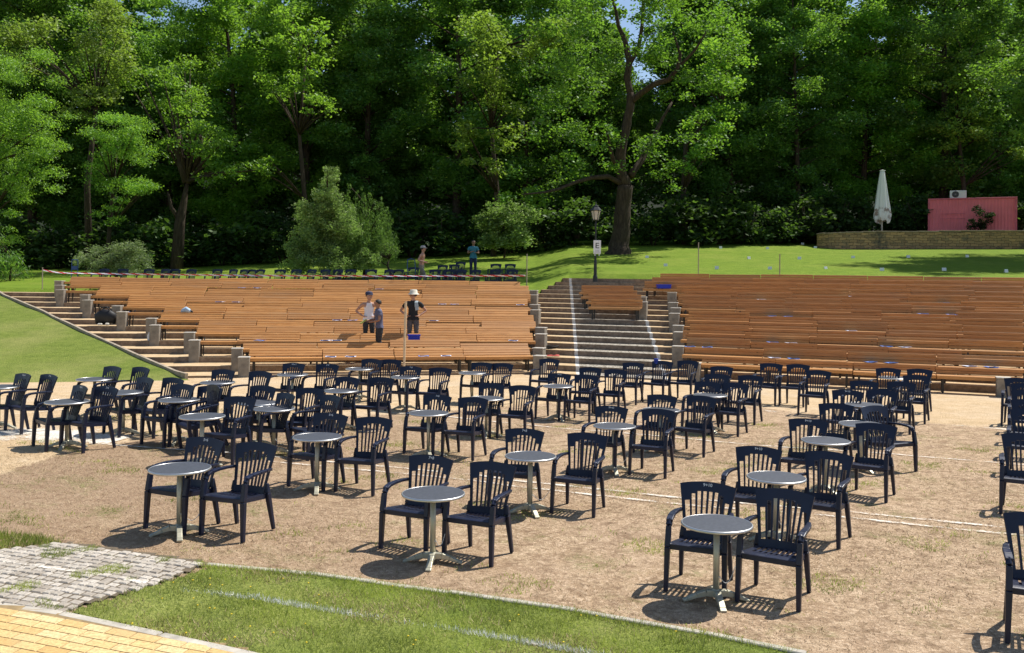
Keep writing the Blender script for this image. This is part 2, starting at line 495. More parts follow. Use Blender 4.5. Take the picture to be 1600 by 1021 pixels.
    dark = ramp(nt, noise(nt, v, .8, 4), [(.56, (0,)*3), (.64, (.85,)*3)])
    c = mix(nt, dark, br.outputs['Color'], (.055,.055,.058))
    c = mix(nt, ramp(nt, noise(nt, v, 6, 5, .7), [(.4, (0,)*3), (.7, (.5,)*3)]), c, (.36,.29,.19))
    principled(nt, out, c, .95, 0, bump(nt, br.outputs['Fac'], -.6, .03), .1)
    M_pink = simple('faded_pink_paint', (.94,.22,.25), .6, 0, .10, 1.2)
make_materials()
# ================================================================== SETTING
def grid_mesh(name, P, smooth=True):
    P = np.asarray(P, float); a, b = P.shape[:2]
    idx = np.arange(a*b).reshape(a, b)
    f = np.stack([idx[:-1,:-1], idx[:-1,1:], idx[1:,1:], idx[1:,:-1]], -1).reshape(-1, 4)
    return new_mesh(name, P.reshape(-1, 3), f.tolist(), smooth)
def curb_px(r): return np.interp(np.asarray(r, float), list(range(-1, 14)), [316,280,245,212,183,155,130,108,84,67,45,25,5,-6,-16])

# plaza
xs = np.unique(np.concatenate([np.arange(-60, -24, 2.0), np.arange(-24, 24, .22), np.arange(24, 61, 2.0)]))
ys = np.unique(np.concatenate([np.arange(-25, 5, 1.5), np.arange(5, 30.5, .22)]))
XX, YY = np.meshgrid(xs, ys)
ZZ = g(XX, YY)
rr = rowparam(XX, np.maximum(YY, 1))
ZZ = np.where((rr > .25) & (YY > 18), ZZ - .5, ZZ)
me = grid_mesh('plaza', np.stack([XX, YY, ZZ], -1))
yy = np.maximum(YY, 3.0)
px0 = XX/yy*F; py0 = (CAMH - ZZ)/yy*F
pxx = CX + px0 - ROLL*py0; pyy = HY + py0 + ROLL*px0
upper = np.interp(pxx, [-400, 0, 115, 200, 330, 600, 900, 1100, 1250, 1600, 1900], [800, 742, 702, 690, 668, 648, 628, 622, 646, 672, 695])
sand = np.clip(.5 + (upper - pyy)/24.0*np.clip(yy/14, .5, 1.2), 0, 1)
a = me.attributes.new('sand', 'FLOAT', 'POINT'); a.data.foreach_set('value', sand.reshape(-1).astype(np.float32))
tag(link('ground', me, M_dirt), 'worn dry grass and sand of the seating square', 'ground', kind='structure')

# terraces
NR = 18
colpx = [None, 100, 300, 500, 700, 835, 860, 890, 905, 960, 1020, 1090, 1250, 1450, 1600, 1850]
V, Fc = [], []
def zlat(px): return np.interp(px, [835, 1600, 1850], [0, -.07, -.09])
def row_start(i):
    return float(curb_px(i)) if i < 13 else 835 + (i-13)/5*55.0
def terr_pt(i, px, z): q = rowpt(i, px); return (q[0], q[1], z + zlat(px))
for i in range(NR):
    c0 = row_start(i)
    cols = [c0] + [c for c in colpx[1:] if c > c0 + 3]
    zl = ZL(i-1) if i else -.35
    b0 = len(V)
    for c in cols: V.append(terr_pt(i, c, zl))
    for c in cols: V.append(terr_pt(i, c, ZL(i)))
    for c in cols: V.append(terr_pt(i+1, c, ZL(i)))
    n = len(cols)
    for k in range(n-1):
        Fc.append((b0+k, b0+k+1, b0+n+k+1, b0+n+k))
        Fc.append((b0+n+k, b0+n+k+1, b0+2*n+k+1, b0+2*n+k))
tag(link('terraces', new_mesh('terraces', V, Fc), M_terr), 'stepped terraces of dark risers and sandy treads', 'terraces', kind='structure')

# mound of lawn left of the steps
rs = np.linspace(-.9, 13.0, 70)
P = []
for r in rs:
    row = []
    for t in np.linspace(0, 1, 40):
        px = -700 + (float(curb_px(r)) + 700)*t
        q = rowpt(r, px)
        z = float(np.where(r < .8, (.06+.165*.8+.02)*sstep(-.6, .9, r) - .03*(r < -.5), .06+.165*r+.02))
        z += .03*math.sin(q[0]*.9)*math.sin(q[1]*.7)*min(1, max(0, r))
        row.append((q[0], q[1], z + (float(g(q[0], q[1])) if r < 1 else 0)*(1-max(0, min(1, r)))))
    P.append(row)
tag(link('lawn_slope', grid_mesh('lawn_slope', P), M_lawn), 'green lawn bank left of the steps', 'lawn', kind='structure')
# the same bank on the far right of the stand, and open ground all round
rs = np.linspace(-.9, 18.0, 60)
P = []
for r in rs:
    row = []
    for t in np.linspace(0, 1, 16):
        q = rowpt(r, 1848 + 1400*t)
        z = float(np.where(r < .8, (.06+.165*.8-.1)*sstep(-.6, .9, r) - .03*(r < -.5), .06+.165*r-.1))
        row.append((q[0], q[1], z))
    P.append(row)
tag(link('lawn_slope', grid_mesh('lawn_slope', P), M_lawn), 'green lawn bank right of the stand', 'lawn', kind='structure')
P = [[(x, y, -.7) for y in (-600, 0, 600)] for x in (-700, 0, 700)]
tag(link('far_ground', grid_mesh('far_ground', P), M_lawn), 'open green land reaching to the horizon', 'ground', kind='structure')
# upper lawn
cps = np.concatenate([np.linspace(-700, 820, 60), np.linspace(830, 900, 15), np.linspace(910, 3250, 80)])
ds = np.concatenate([np.linspace(0, 4, 9), np.linspace(5, 40, 40), np.linspace(45, 150, 12)])
P = np.zeros((len(cps), len(ds), 3))
for j, px in enumerate(cps):
    re = float(edge_px(px)); y0 = float(rowY(re, px)) + .02
    for k, d in enumerate(ds):
        y = y0 + d; x = (px-CX)/F*y
        P[j, k] = (x, y, float(hill(x, y)) + .02*math.sin(x*.8)*math.sin(y*.7) + (.02 if k else -.35))
upper_lawn = tag(link('upper_lawn', grid_mesh('upper_lawn', P), M_lawn2), 'sunlit lawn above the stand', 'lawn', kind='structure')

# kerb along the left end of the steps
mb = MB()
prev = None
for r in np.linspace(-.3, 13.0, 28):
    q = rowpt(r, float(curb_px(r)) + 2); z = .06 + .165*max(r, 0)
    p = Vector((q[0], q[1], z - .02))
    if prev is not None: mb.bar(prev, p, (.09, .24), (.09, .24), (0, 0, 1))
    prev = p
tag(mb.build('kerb', M_curb), 'low timber and stone kerb running up beside the steps', 'kerb', kind='structure')

# ---------------------------------------------------------------- foreground
def poly_mask(poly, X, Y):
    inside = np.zeros(X.shape, bool); n = len(poly)
    for i in range(n):
        x1, y1 = poly[i]; x2, y2 = poly[(i+1) % n]
        c = ((y1 > Y) != (y2 > Y)) & (X < (x2-x1)*(Y-y1)/((y2-y1) if y2 != y1 else 1e-9) + x1)
        inside ^= c
    return inside
def gpoly(pl): return [tuple(onground(*p)[:2]) for p in pl]
def sheet(name, poly, step, dz, m):
    X = [p[0] for p in poly]; Y = [p[1] for p in poly]
    xs = np.arange(min(X), max(X)+step, step); ys = np.arange(min(Y), max(Y)+step, step)
    A, B = np.meshgrid(xs, ys); ins = poly_mask(poly, A, B)
    Z = g(A, B) + dz
    idx = -np.ones(A.shape, int); vs = []; fs = []
    for j in range(A.shape[0]-1):
        for i in range(A.shape[1]-1):
            if ins[j, i]:
                q = []
                for jj, ii in ((j, i), (j, i+1), (j+1, i+1), (j+1, i)):
                    if idx[jj, ii] < 0:
                        idx[jj, ii] = len(vs); vs.append((A[jj, ii], B[jj, ii], Z[jj, ii]))
                    q.append(idx[jj, ii])
                fs.append(q)
    return link(name, new_mesh(name, vs, fs, True), m)
lawn_poly = gpoly([(330, 888), (480, 900), (700, 931), (900, 960), (1100, 996), (1200, 1013), (1290, 1040)]) + [(6, 5.6), (-4.5, 5.6)] + gpoly([(440, 1036), (250, 993), (97, 962), (212, 925)])
tag(sheet('foreground_lawn', lawn_poly, .06, .012, M_lawn), 'strip of grass in the foreground', 'lawn', kind='structure')
side_poly = gpoly([(-120, 838), (-20, 832), (55, 838), (98, 850), (0, 861), (-120, 872)])
def blades(name, poly, n, h0, h1, w, m, label, thin=None, lean=.5, tintf=None, clump=None, keep=True):
    X = [p[0] for p in poly]; Y = [p[1] for p in poly]
    out = []
    while sum(len(o) for o in out) < n:
        P = np.stack([RNG.uniform(min(X), max(X), n), RNG.uniform(min(Y), max(Y), n)], -1)
        ok = poly_mask(poly, P[:, 0], P[:, 1])
        if clump is not None: ok &= clump(P)
        out.append(P[ok])
    P = np.concatenate(out)[:n]
    z = g(P[:, 0], P[:, 1])
    h = RNG.uniform(h0, h1, n); a = RNG.uniform(0, 2*math.pi, n); b = RNG.uniform(0, 2*math.pi, n); ln = RNG.uniform(.1, 1, n)*lean*h
    base = np.stack([P[:, 0], P[:, 1], z], -1)
    s = np.stack([np.cos(a)*w/2, np.sin(a)*w/2, np.zeros(n)], -1)
    l = np.stack([np.cos(b)*ln, np.sin(b)*ln, h], -1)
    mid = base + l*np.array([.35, .35, .6])
    Vv = np.stack([base - s, base + s, mid + s*.8, base + l], 1)
    Vv2 = np.stack([base - s, mid + s*.8, base + l, mid - s*.8], 1)
    q = np.stack([base - s, base + s, base + l + s*.1, base + l - s*.1], 1)
    t = RNG.random(n) if tintf is None else tintf(P)
    o = link(name, quad_mesh(name, q, 4, t), m)
    return tag(o, label, 'grass', kind='stuff')
def patchy(P):
    return np.clip(.5 + .35*np.sin(P[:,0]*2.1+1)*np.sin(P[:,1]*3.0) + .25*np.sin(P[:,0]*5.3+P[:,1]*4) + RNG.normal(0, .22, len(P)), 0, 1)
def lawnclump(P):
    v = np.sin(P[:,0]*3.1+1.3)*np.sin(P[:,1]*4.3+.4) + .6*np.sin(P[:,0]*8.7+2)*np.sin(P[:,1]*9.1)
    return RNG.random(len(P)) < np.clip(.55 + .4*v, .18, 1)
blades('grass', lawn_poly, 52000, .015, .06, .007, M_grassblade, 'uneven green grass growing in the foreground strip', lean=1.1, tintf=patchy, clump=lawnclump)
blades('grass', side_poly, 3500, .02, .08, .007, M_grassblade, 'small patch of grass beside the cobbles', lean=.8, tintf=patchy)
blades('grass', gpoly([(300, 884), (480, 897), (700, 927), (900, 956), (1100, 992), (1260, 1024), (1230, 1024), (1080, 996), (880, 962), (690, 934), (480, 904), (320, 890)]), 4500, .02, .065, .007, M_grassblade, 'longer grass fringing the kerb of the foreground strip', lean=.9, tintf=patchy)
blades('dead_grass', lawn_poly, 12000, .012, .055, .007, M_drygrass, 'dry yellow blades mixed into the foreground strip', lean=1.3,
       clump=lambda P: (np.sin(P[:,0]*2.3+.6)*np.sin(P[:,1]*3.7+1.1) + .6*np.sin(P[:,0]*6.1+2)*np.sin(P[:,1]*7.7) + RNG.normal(0, .35, len(P))) > .45)
blades('grass', lawn_poly, 1600, .03, .07, .008, M_grassblade, 'taller green tufts in the foreground strip', lean=.9, tintf=lambda P: RNG.uniform(0, .45, len(P)),
       clump=lambda P: (np.sin(P[:,0]*4.9+2)*np.sin(P[:,1]*6.3+.5) + .7*np.sin(P[:,0]*11.3)*np.sin(P[:,1]*12.1+2)) > .95)
# weeds and straw on the worn ground
near_poly = [(-7.5, 9.2), (-3.5, 8.6), (-1, 7.9), (1.7, 7.0), (6.5, 6.4), (8.5, 14), (7.5, 18), (-8, 18)]
def tufts(P):
    v = np.sin(P[:,0]*1.9+2)*np.sin(P[:,1]*2.3+1) + np.sin(P[:,0]*4.7+.5)*np.sin(P[:,1]*5.1+2)*.8 + .5*np.sin(P[:,0]*11+1)*np.sin(P[:,1]*12.3)
    return v + RNG.normal(0, .35, len(P)) > 1.25
blades('weeds', near_poly, 15000, .008, .04, .008, M_grassblade, 'sparse green weeds coming up through the worn ground', lean=1.2, tintf=patchy, clump=tufts)
blades('dead_grass', near_poly, 75000, .003, .026, .007, M_drygrass, 'short straw coloured dead grass on the worn ground', lean=3.0, clump=lambda P: RNG.random(len(P)) < np.clip(.45 + .5*np.sin(P[:,0]*.9+1)*np.sin(P[:,1]*1.1+.5), .1, 1))
# dandelions: few yellow heads in the strip
mb = MB()
for k in range(46):
    px = random.choice([random.uniform(200, 480), random.uniform(300, 700), random.uniform(420, 1150)]); py = random.uniform(905, 1018)
    p = onground(px, py)
    if poly_mask(lawn_poly, np.array([p.x]), np.array([p.y]))[0]:
        mb.lathe([(.002, .036), (.007, .041), (.008, .045), (.002, .049)], 7, (p.x, p.y, p.z))
tag(mb.build('dandelions', simple('yellow_petals', (.75,.55,.02), .7)), 'tiny yellow flowers dotted over the foreground grass', 'flowers', kind='stuff')

def stones(name, poly, A, ang, du, dv, gap, hgt, m, jit, label, dome, running=0.0, base_mat=None):
    """individual paving stones inside poly, rows along direction ang"""
    ca, sa = math.cos(ang), math.sin(ang); vs = []; fs = []; tn = []
    X = np.array(poly); U = X[:,0]*ca + X[:,1]*sa; W = -X[:,0]*sa + X[:,1]*ca
    nv = int((W.max()-W.min())/dv)+1
    for j in range(nv):
        w = W.min() + j*dv
        off = (running*du*(j % 2)) if running else random.random()*du
        u = U.min() - du + off
        while u < U.max():
            lu = du*(1 + jit*(random.random()-.5)*1.4)
            cx, cy = u + lu/2, w + dv/2
            x, y = cx*ca - cy*sa, cx*sa + cy*ca
            if poly_mask(poly, np.array([x]), np.array([y]))[0]:
                z = float(g(x, y)); b = len(vs); hh = hgt + jit*.03*(random.random()-.5)
                hu, hw = lu/2-gap/2, dv/2-gap/2
                rot = jit*.25*(random.random()-.5); tx = jit*.10*(random.random()-.5); ty = jit*.10*(random.random()-.5)
                rings = ((1, 1, 0), (1, 1, hh*.7), (.80 if jit > .1 else .94, .80 if jit > .1 else .94, hh))
                for su, sw, zz in rings:
                    for q, (a, c) in enumerate(((-1,-1), (1,-1), (1,1), (-1,1))):
                        k = 1 + (jit*.25*(random.random()-.5))
                        lu_, lw_ = a*hu*su*k, c*hw*sw*k
                        uu = cx + lu_*math.cos(rot) - lw_*math.sin(rot); ww = cy + lu_*math.sin(rot) + lw_*math.cos(rot)
                        wx, wy = uu*ca - ww*sa, uu*sa + ww*ca
                        vs.append((wx, wy, float(g(wx, wy)) + zz + (lu_*tx + lw_*ty if zz else 0)))
                t = random.random()
                for r in (0, 4):
                    for k in range(4):
                        fs.append((b+r+k, b+r+(k+1) % 4, b+r+4+(k+1) % 4, b+r+4+k)); tn.append(t)
                fs.append((b+8, b+9, b+10, b+11)); tn.append(t)
            u += lu
    me = new_mesh(name, vs, fs)
    a = me.attributes.new('tint', 'FLOAT', 'FACE'); a.data.foreach_set('value', np.array(tn, np.float32))
    return tag(link(name, me, m), label, name, kind='structure')
cob_poly = gpoly([(-220, 880), (0, 863), (100, 851), (322, 883), (212, 925), (95, 958), (0, 946), (-220, 920)])
e1 = onground(100, 851); e2 = onground(322, 883)
cang = math.atan2(e2.y-e1.y, e2.x-e1.x)
stones('cobbles', cob_poly, None, cang, .095, .088, .011, .027, M_cob, .38, 'grey granite cobbles with weeds in the joints', True)
blades('weeds', cob_poly, 6500, .015, .06, .006, M_grassblade, 'weeds sprouting between the cobbles', lean=.9, tintf=patchy,
       clump=lambda P: (np.sin(P[:,0]*5.1+1)*np.sin(P[:,1]*6.3) + .7*np.sin(P[:,0]*13)*np.sin(P[:,1]*11+1)) > .62)
brick_poly = gpoly([(-260, 925), (0, 952), (92, 966), (250, 1000), (372, 1020)]) + [(-1.6, 6.2), (-7, 6.2)]
e1 = onground(0, 952); e2 = onground(372, 1020)
bang = math.atan2(e2.y-e1.y, e2.x-e1.x)
stones('brick_path', brick_poly, None, bang, .215, .108, .005, .03, M_brick, .02, 'yellow brick paving of the front path', False, running=.5)
# thin edging stones
def edging(name, pts, w, h, label, seg=.6):
    mb = MB(); P = [onground(*p) for p in pts]
    dense = []
    for a, b in zip(P[:-1], P[1:]):
        n = max(1, int((b-a).length/seg))
        for k in range(n): dense.append(a.lerp(b, k/n))
    dense.append(P[-1])
    for a, b in zip(dense[:-1], dense[1:]):
        d = (b-a).normalized()*.006
        j = random.uniform(-.006, .006)
        mb.bar(a+d+Vector((0,0,j)), b-d+Vector((0,0,j+random.uniform(-.004,.004))), (w, h), (w, h), (0,0,1))
    o = mb.build(name, simple(name+'_stone', (.46,.42,.35), .9, 0, .25, 7, .4), bevel=.008)
    return tag(o, label, 'edging', kind='structure')
edging('edging_kerb', [(322, 884), (480, 898), (700, 928), (900, 957), (1100, 993), (1260, 1026)], .07, .05, 'thin stone edging between worn ground and foreground grass')
edging('path_kerb', [(-150, 936), (0, 949), (94, 963), (250, 996), (420, 1034)], .09, .05, 'grey stone edging of the brick path')
tag(sheet('joint_bed', cob_poly, .06, .019, simple('joint_soil', (.13,.10,.065), .95, 0, .3, 12)), kind='structure')
tag(sheet('path_bed', brick_poly, .06, .0255, simple('joint_sand', (.30,.21,.10), .95, 0, .3, 12)), kind='structure')

# chalk markings
def chalk(pts, w, wear, name='chalk_line', dz=.014):
    P = [onground(*p) for p in pts]; D = []
    for a, b in zip(P[:-1], P[1:]):
        n = max(1, int((b-a).length/.2))
        for k in range(n): D.append(a.lerp(b, k/n))
    D.append(P[-1]); vs = []; fs = []
    for k, p in enumerate(D):
        d = (D[min(k+1, len(D)-1)] - D[max(k-1, 0)]); d.z = 0; d.normalize(); n = Vector((-d.y, d.x, 0))
        off = random.uniform(-.012, .012)
        for s in (-1, -.33, .33, 1):
            q = p + n*(s*w/2 + off)
            z = float(g(q.x, q.y))
            vs.append((q.x, q.y, z + dz))
    wv = []
    for k in range(len(D)-1):
        for s in range(3): fs.append((k*4+s, k*4+s+1, k*4+5+s, k*4+4+s))
    me = new_mesh(name, vs, fs)
    a = me.attributes.new('wear', 'FLOAT', 'POINT')
    vals = []
    for k in range(len(D)): vals += [wear-.30, wear, wear, wear-.30]
    a.data.foreach_set('value', np.array(vals, np.float32))
    return tag(link(name, me, M_chalk), kind='structure')
A1 = [(60, 692), (150, 694), (300, 705), (540, 725), (740, 743), (950, 767), (1100, 783), (1265, 796), (1581, 826), (1750, 842)]
chalk(A1, .12, .34)
chalk([(420, 722), (540, 733), (740, 752), (950, 777), (1100, 793), (1258, 804), (1581, 837), (1750, 855)], .12, .31)
chalk([(560, 642), (700, 652), (834, 666), (928, 674), (1117, 691), (1225, 700), (1400, 711), (1578, 726), (1700, 735)], .12, .34)
chalk([(1180, 640), (1260, 652), (1400, 660), (1600, 674), (1700, 682)], .35, .18)
chalk([(-80, 655), (40, 647), (110, 640)], .08, .3)
chalk([(420, 690), (560, 702), (660, 712)], .07, .2)
chalk([(-160, 668), (0, 676), (100, 682), (185, 690)], 1.5, .40)
chalk([(560, 676), (700, 668), (800, 660), (900, 654), (1000, 655)], .25, .16)
GL = [(280, 924), (400, 938), (560, 964), (700, 986), (800, 1003), (880, 1018), (960, 1032)]
chalk(GL, .07, .12, dz=.022)
def strip(pts, w):
    return gpoly([(a, b - w) for a, b in pts]) + gpoly([(a, b + w) for a, b in reversed(pts)])
blades('chalked_grass', strip(GL, 3.2), 2600, .015, .05, .007, M_white, 'grass blades whitened by the painted line', lean=1.0, clump=lambda P: RNG.random(len(P)) < np.clip(.5+.5*np.sin(P[:,0]*3.1+1), .05, 1))
chalk([(-20, 879), (60, 890), (140, 902), (228, 917)], .09, .30, dz=.034)
# ================================================================== CHAIRS AND TABLES
def surf_back(u, v):
    hw = .205 + .05*v + .012*v*v
    z = .385 + .515*v - .028*u*u*v
    y = .195 + .135*v - .035*(u*u) + .010*v*v
    return Vector((u*hw, y, z))
def grid_solid(S, us, vs_, hole, th, bev=.004):
    """plate on surface S with holes, thickened"""
    V = []; idx = {}
    f = []
    def vid(i, j):
        if (i, j) not in idx:
            idx[(i, j)] = len(V); V.append(tuple(S(us[i], vs_[j])))
        return idx[(i, j)]
    for i in range(len(us)-1):
        for j in range(len(vs_)-1):
            if not hole(i, j): f.append((vid(i, j), vid(i+1, j), vid(i+1, j+1), vid(i, j+1)))
    me = new_mesh('plate', V, f)
    return bake(me, bevel=0, solid=th)
# backrest: eight fanned slots
NS = 8
us = [-1.0]
bw = .085
for k in range(NS):
    c0 = -1 + .13 + k*(2-.26+.0)/NS; c1 = c0 + (2-.26)/NS
    a, b = c0 + (bw/2 if k else 0), c1 - (bw/2 if k < NS-1 else 0)
    us += [a, b]
us += [1.0]
vs_ = [0, .07, .14, .25, .4, .55, .68, .74, .79, .83, .90, 1.0]
def back_hole(i, j):
    if i % 2 == 0: return False
    k = (i-1)//2; e = min(k, NS-1-k)
    top = {0: 6, 1: 8, 2: 9, 3: 9}[e]
    return 2 <= j < top
def back_S(u, v):
    # slots bow outwards towards the top
    return surf_back(u*(1 - .05*(1-v)), v)
ME_back = grid_solid(back_S, us, vs_, back_hole, .016)
# seat with slots
def seat_S(u, v):
    hw = .235 - .03*v
    y = -.245 + .445*v
    z = .438 - .058*v - .014*math.sin(math.pi*min(1, v*1.05))*(1-u*u) - .018*max(0, (.12-v)/.12)**2
    return Vector((u*hw, y, z))
su = np.linspace(-1, 1, 20).tolist(); sv = [0, .03, .08, .14, .26, .38, .50, .54, .66, .78, .9, 1.0]
def seat_hole(i, j): return 1 < i < 17 and i % 2 == 0 and (4 <= j < 6 or 7 <= j < 10)
me0 = grid_solid(seat_S, su, sv, seat_hole, .014)
mb = MB(); mb.v = [tuple(v.co) for v in me0.vertices]; mb.f = [tuple(p.vertices) for p in me0.polygons]
mb.bar((-.235,-.245,.402), (.235,-.245,.402), (.016,.045), (.016,.045), (0,0,1))
for s in (-1, 1): mb.bar((s*.236,-.24,.405), (s*.207,.2,.362), (.014,.045), (.014,.045), (0,0,1))
ME_seat = mb.mesh('seat')
def leg_me(front, s):
    mb = MB()
    if front:
        mb.bar((s*.262,-.262,0), (s*.256,-.245,.40), (.038,.044), (.050,.058), (0,1,0))
        mb.bar((s*.256,-.245,.40), (s*.255,-.215,.585), (.050,.058), (.046,.050), (0,1,0))
        mb.bar((s*.255,-.215,.585), (s*.252,-.170,.632), (.046,.050), (.050,.034), (0,.7,.7))
    else:
        mb.bar((s*.238,.275,0), (s*.218,.200,.40), (.034,.038), (.050,.058), (0,1,0))
        mb.bar((s*.218,.200,.40), (s*.212,.20,.50), (.050,.055), (.03,.03), (0,1,0))
    return bake(mb.mesh('leg'), bevel=.008, seg=2)
ME_leg = {(f, s): leg_me(f, s) for f in (0, 1) for s in (-1, 1)}
def arm_me(s):
    mb = MB()
    P = [(s*.254,-.20,.624,.060), (s*.258,-.12,.645,.062), (s*.262,0,.650,.058), (s*.255,.12,.648,.048), (s*.232,.245,.640,.034)]
    for a, b in zip(P[:-1], P[1:]):
        mb.bar(a[:3], b[:3], (.030, a[3]), (.030, b[3]), (1, 0, 0))
    return bake(mb.mesh('armrest'), bevel=.007, seg=2)
ME_arm = {s: arm_me(s) for s in (-1, 1)}
def make_chair():
    root = empty('armchair', (0, 0, 0)); tag(root, 'navy plastic armchair with slatted back', 'chair')
    link('seat', ME_seat, M_plastic, root); link('backrest', ME_back, M_plastic, root)
    for s in (-1, 1):
        link('armrest', ME_arm[s], M_plastic, root)
        for f in (0, 1): link('leg', ME_leg[(f, s)], M_plastic, root)
    return root
chair0 = make_chair(); freeze(chair0)
used = [False]
def put_chair(loc, yaw, label, group, tilt=0.0):
    o = chair0 if not used[0] else copy_tree(chair0)
    used[0] = True
    o.location = loc
    o.rotation_euler = (tilt + R(float(RNG.uniform(-.6, .6))), R(float(RNG.uniform(-.7, .7))), yaw)
    tag(o, label, 'chair', group)
    return o
TXT = {}
def text_mesh(s, size, ext=.0008):
    k = (s, size)
    if k not in TXT:
        c = bpy.data.curves.new('lettering', 'FONT'); c.body = s; c.size = size; c.align_x = 'CENTER'; c.align_y = 'CENTER'; c.extrude = ext; c.resolution_u = 3
        c.offset = .0007
        o = bpy.data.objects.new('temporary', c); COL.objects.link(o)
        me = bake_obj(o); bpy.data.curves.remove(c); TXT[k] = me
    return TXT[k]
def number(chair, s, size=.042):
    o = link('seat_number', text_mesh(s, size), M_white, chair)
    p = surf_back(-.02, .945)
    o.location = p + Vector((0, -.0125, 0))
    o.rotation_euler = (R(90-15), 0, 0)
    return o
CHAIR_TOP = .895
def chair_at(px, py, yaw):
    """ground spot of a chair whose back-top centre is seen at px, py"""
    p = onground(px, py, CHAIR_TOP)
    b = Vector((math.sin(yaw), -math.cos(yaw), 0)) * .33   # facing
    q = p + b
    q.z = float(g(q.x, q.y)) - .004
    return q

def make_table():
    root = empty('bistro_table', (0,0,0)); tag(root, 'round bistro table', 'table')
    mb = MB(); mb.lathe([(.0, .664), (.302, .664), (.302, .688), (.0, .6885)], 40)
    top = mb.build('tabletop', M_top, root)
    mb = MB(); mb.lathe([(.300, .664), (.309, .667), (.312, .676), (.310, .686), (.303, .6905), (.299, .6895), (.2985, .668), (.300, .664)], 40)
    link('rim', smooth_angle(mb.mesh('rim')), M_rim, top)
    mb = MB(); mb.tube([(0,0,.07), (0,0,.664)], .0285, 16)
    o = mb.build('pole', M_alu, root, smooth=True)
    mb = MB(); mb.lathe([(.045,.045), (.047,.075), (.040,.098), (.032,.108), (.0285,.112)], 16); mb.box((0,0,.655), (.2,.05,.012)); mb.box((0,0,.654), (.05,.2,.012))
    mb.build('hub', M_alu, root)
    me = None
    for k in range(4):
        if me is None:
            b = MB()
            P = [(.02,.074,.060,.062), (.09,.078,.056,.054), (.17,.056,.052,.040), (.25,.024,.054,.026), (.29,.011,.058,.020)]
            for p, q in zip(P[:-1], P[1:]): b.bar((p[0],0,p[1]), (q[0],0,q[1]), (p[2],p[3]), (q[2],q[3]), (0,0,1))
            b.lathe([(.016,0), (.016,.012)], 10, (.27,0,-.001))
            me = bake(b.mesh('base_foot'), bevel=.005, seg=2)
        o = link('base_foot', me, M_alu, root); o.rotation_euler = (0, 0, R(90*k))
    return root
table0 = make_table(); freeze(table0)
tused = [False]
def put_table(px, py, rot, label):
    p = onground(px, py, .69); p.z = float(g(p.x, p.y))
    o = table0 if not tused[0] else copy_tree(table0)
    tused[0] = True
    o.location = p; o.rotation_euler = (0, 0, rot)
    return tag(o, label, 'table', 'round bistro tables on the square')

def YAWX(px, py):
    """chairs look towards the stage, left of the camera, fanning a little"""
    x = onground(px, py, CHAIR_TOP).x
    return -R(float(np.interp(x, [-9, -3, 0, 1, 2.6, 5, 9], [24, 20, 22.5, 25, 31, 35, 37])))
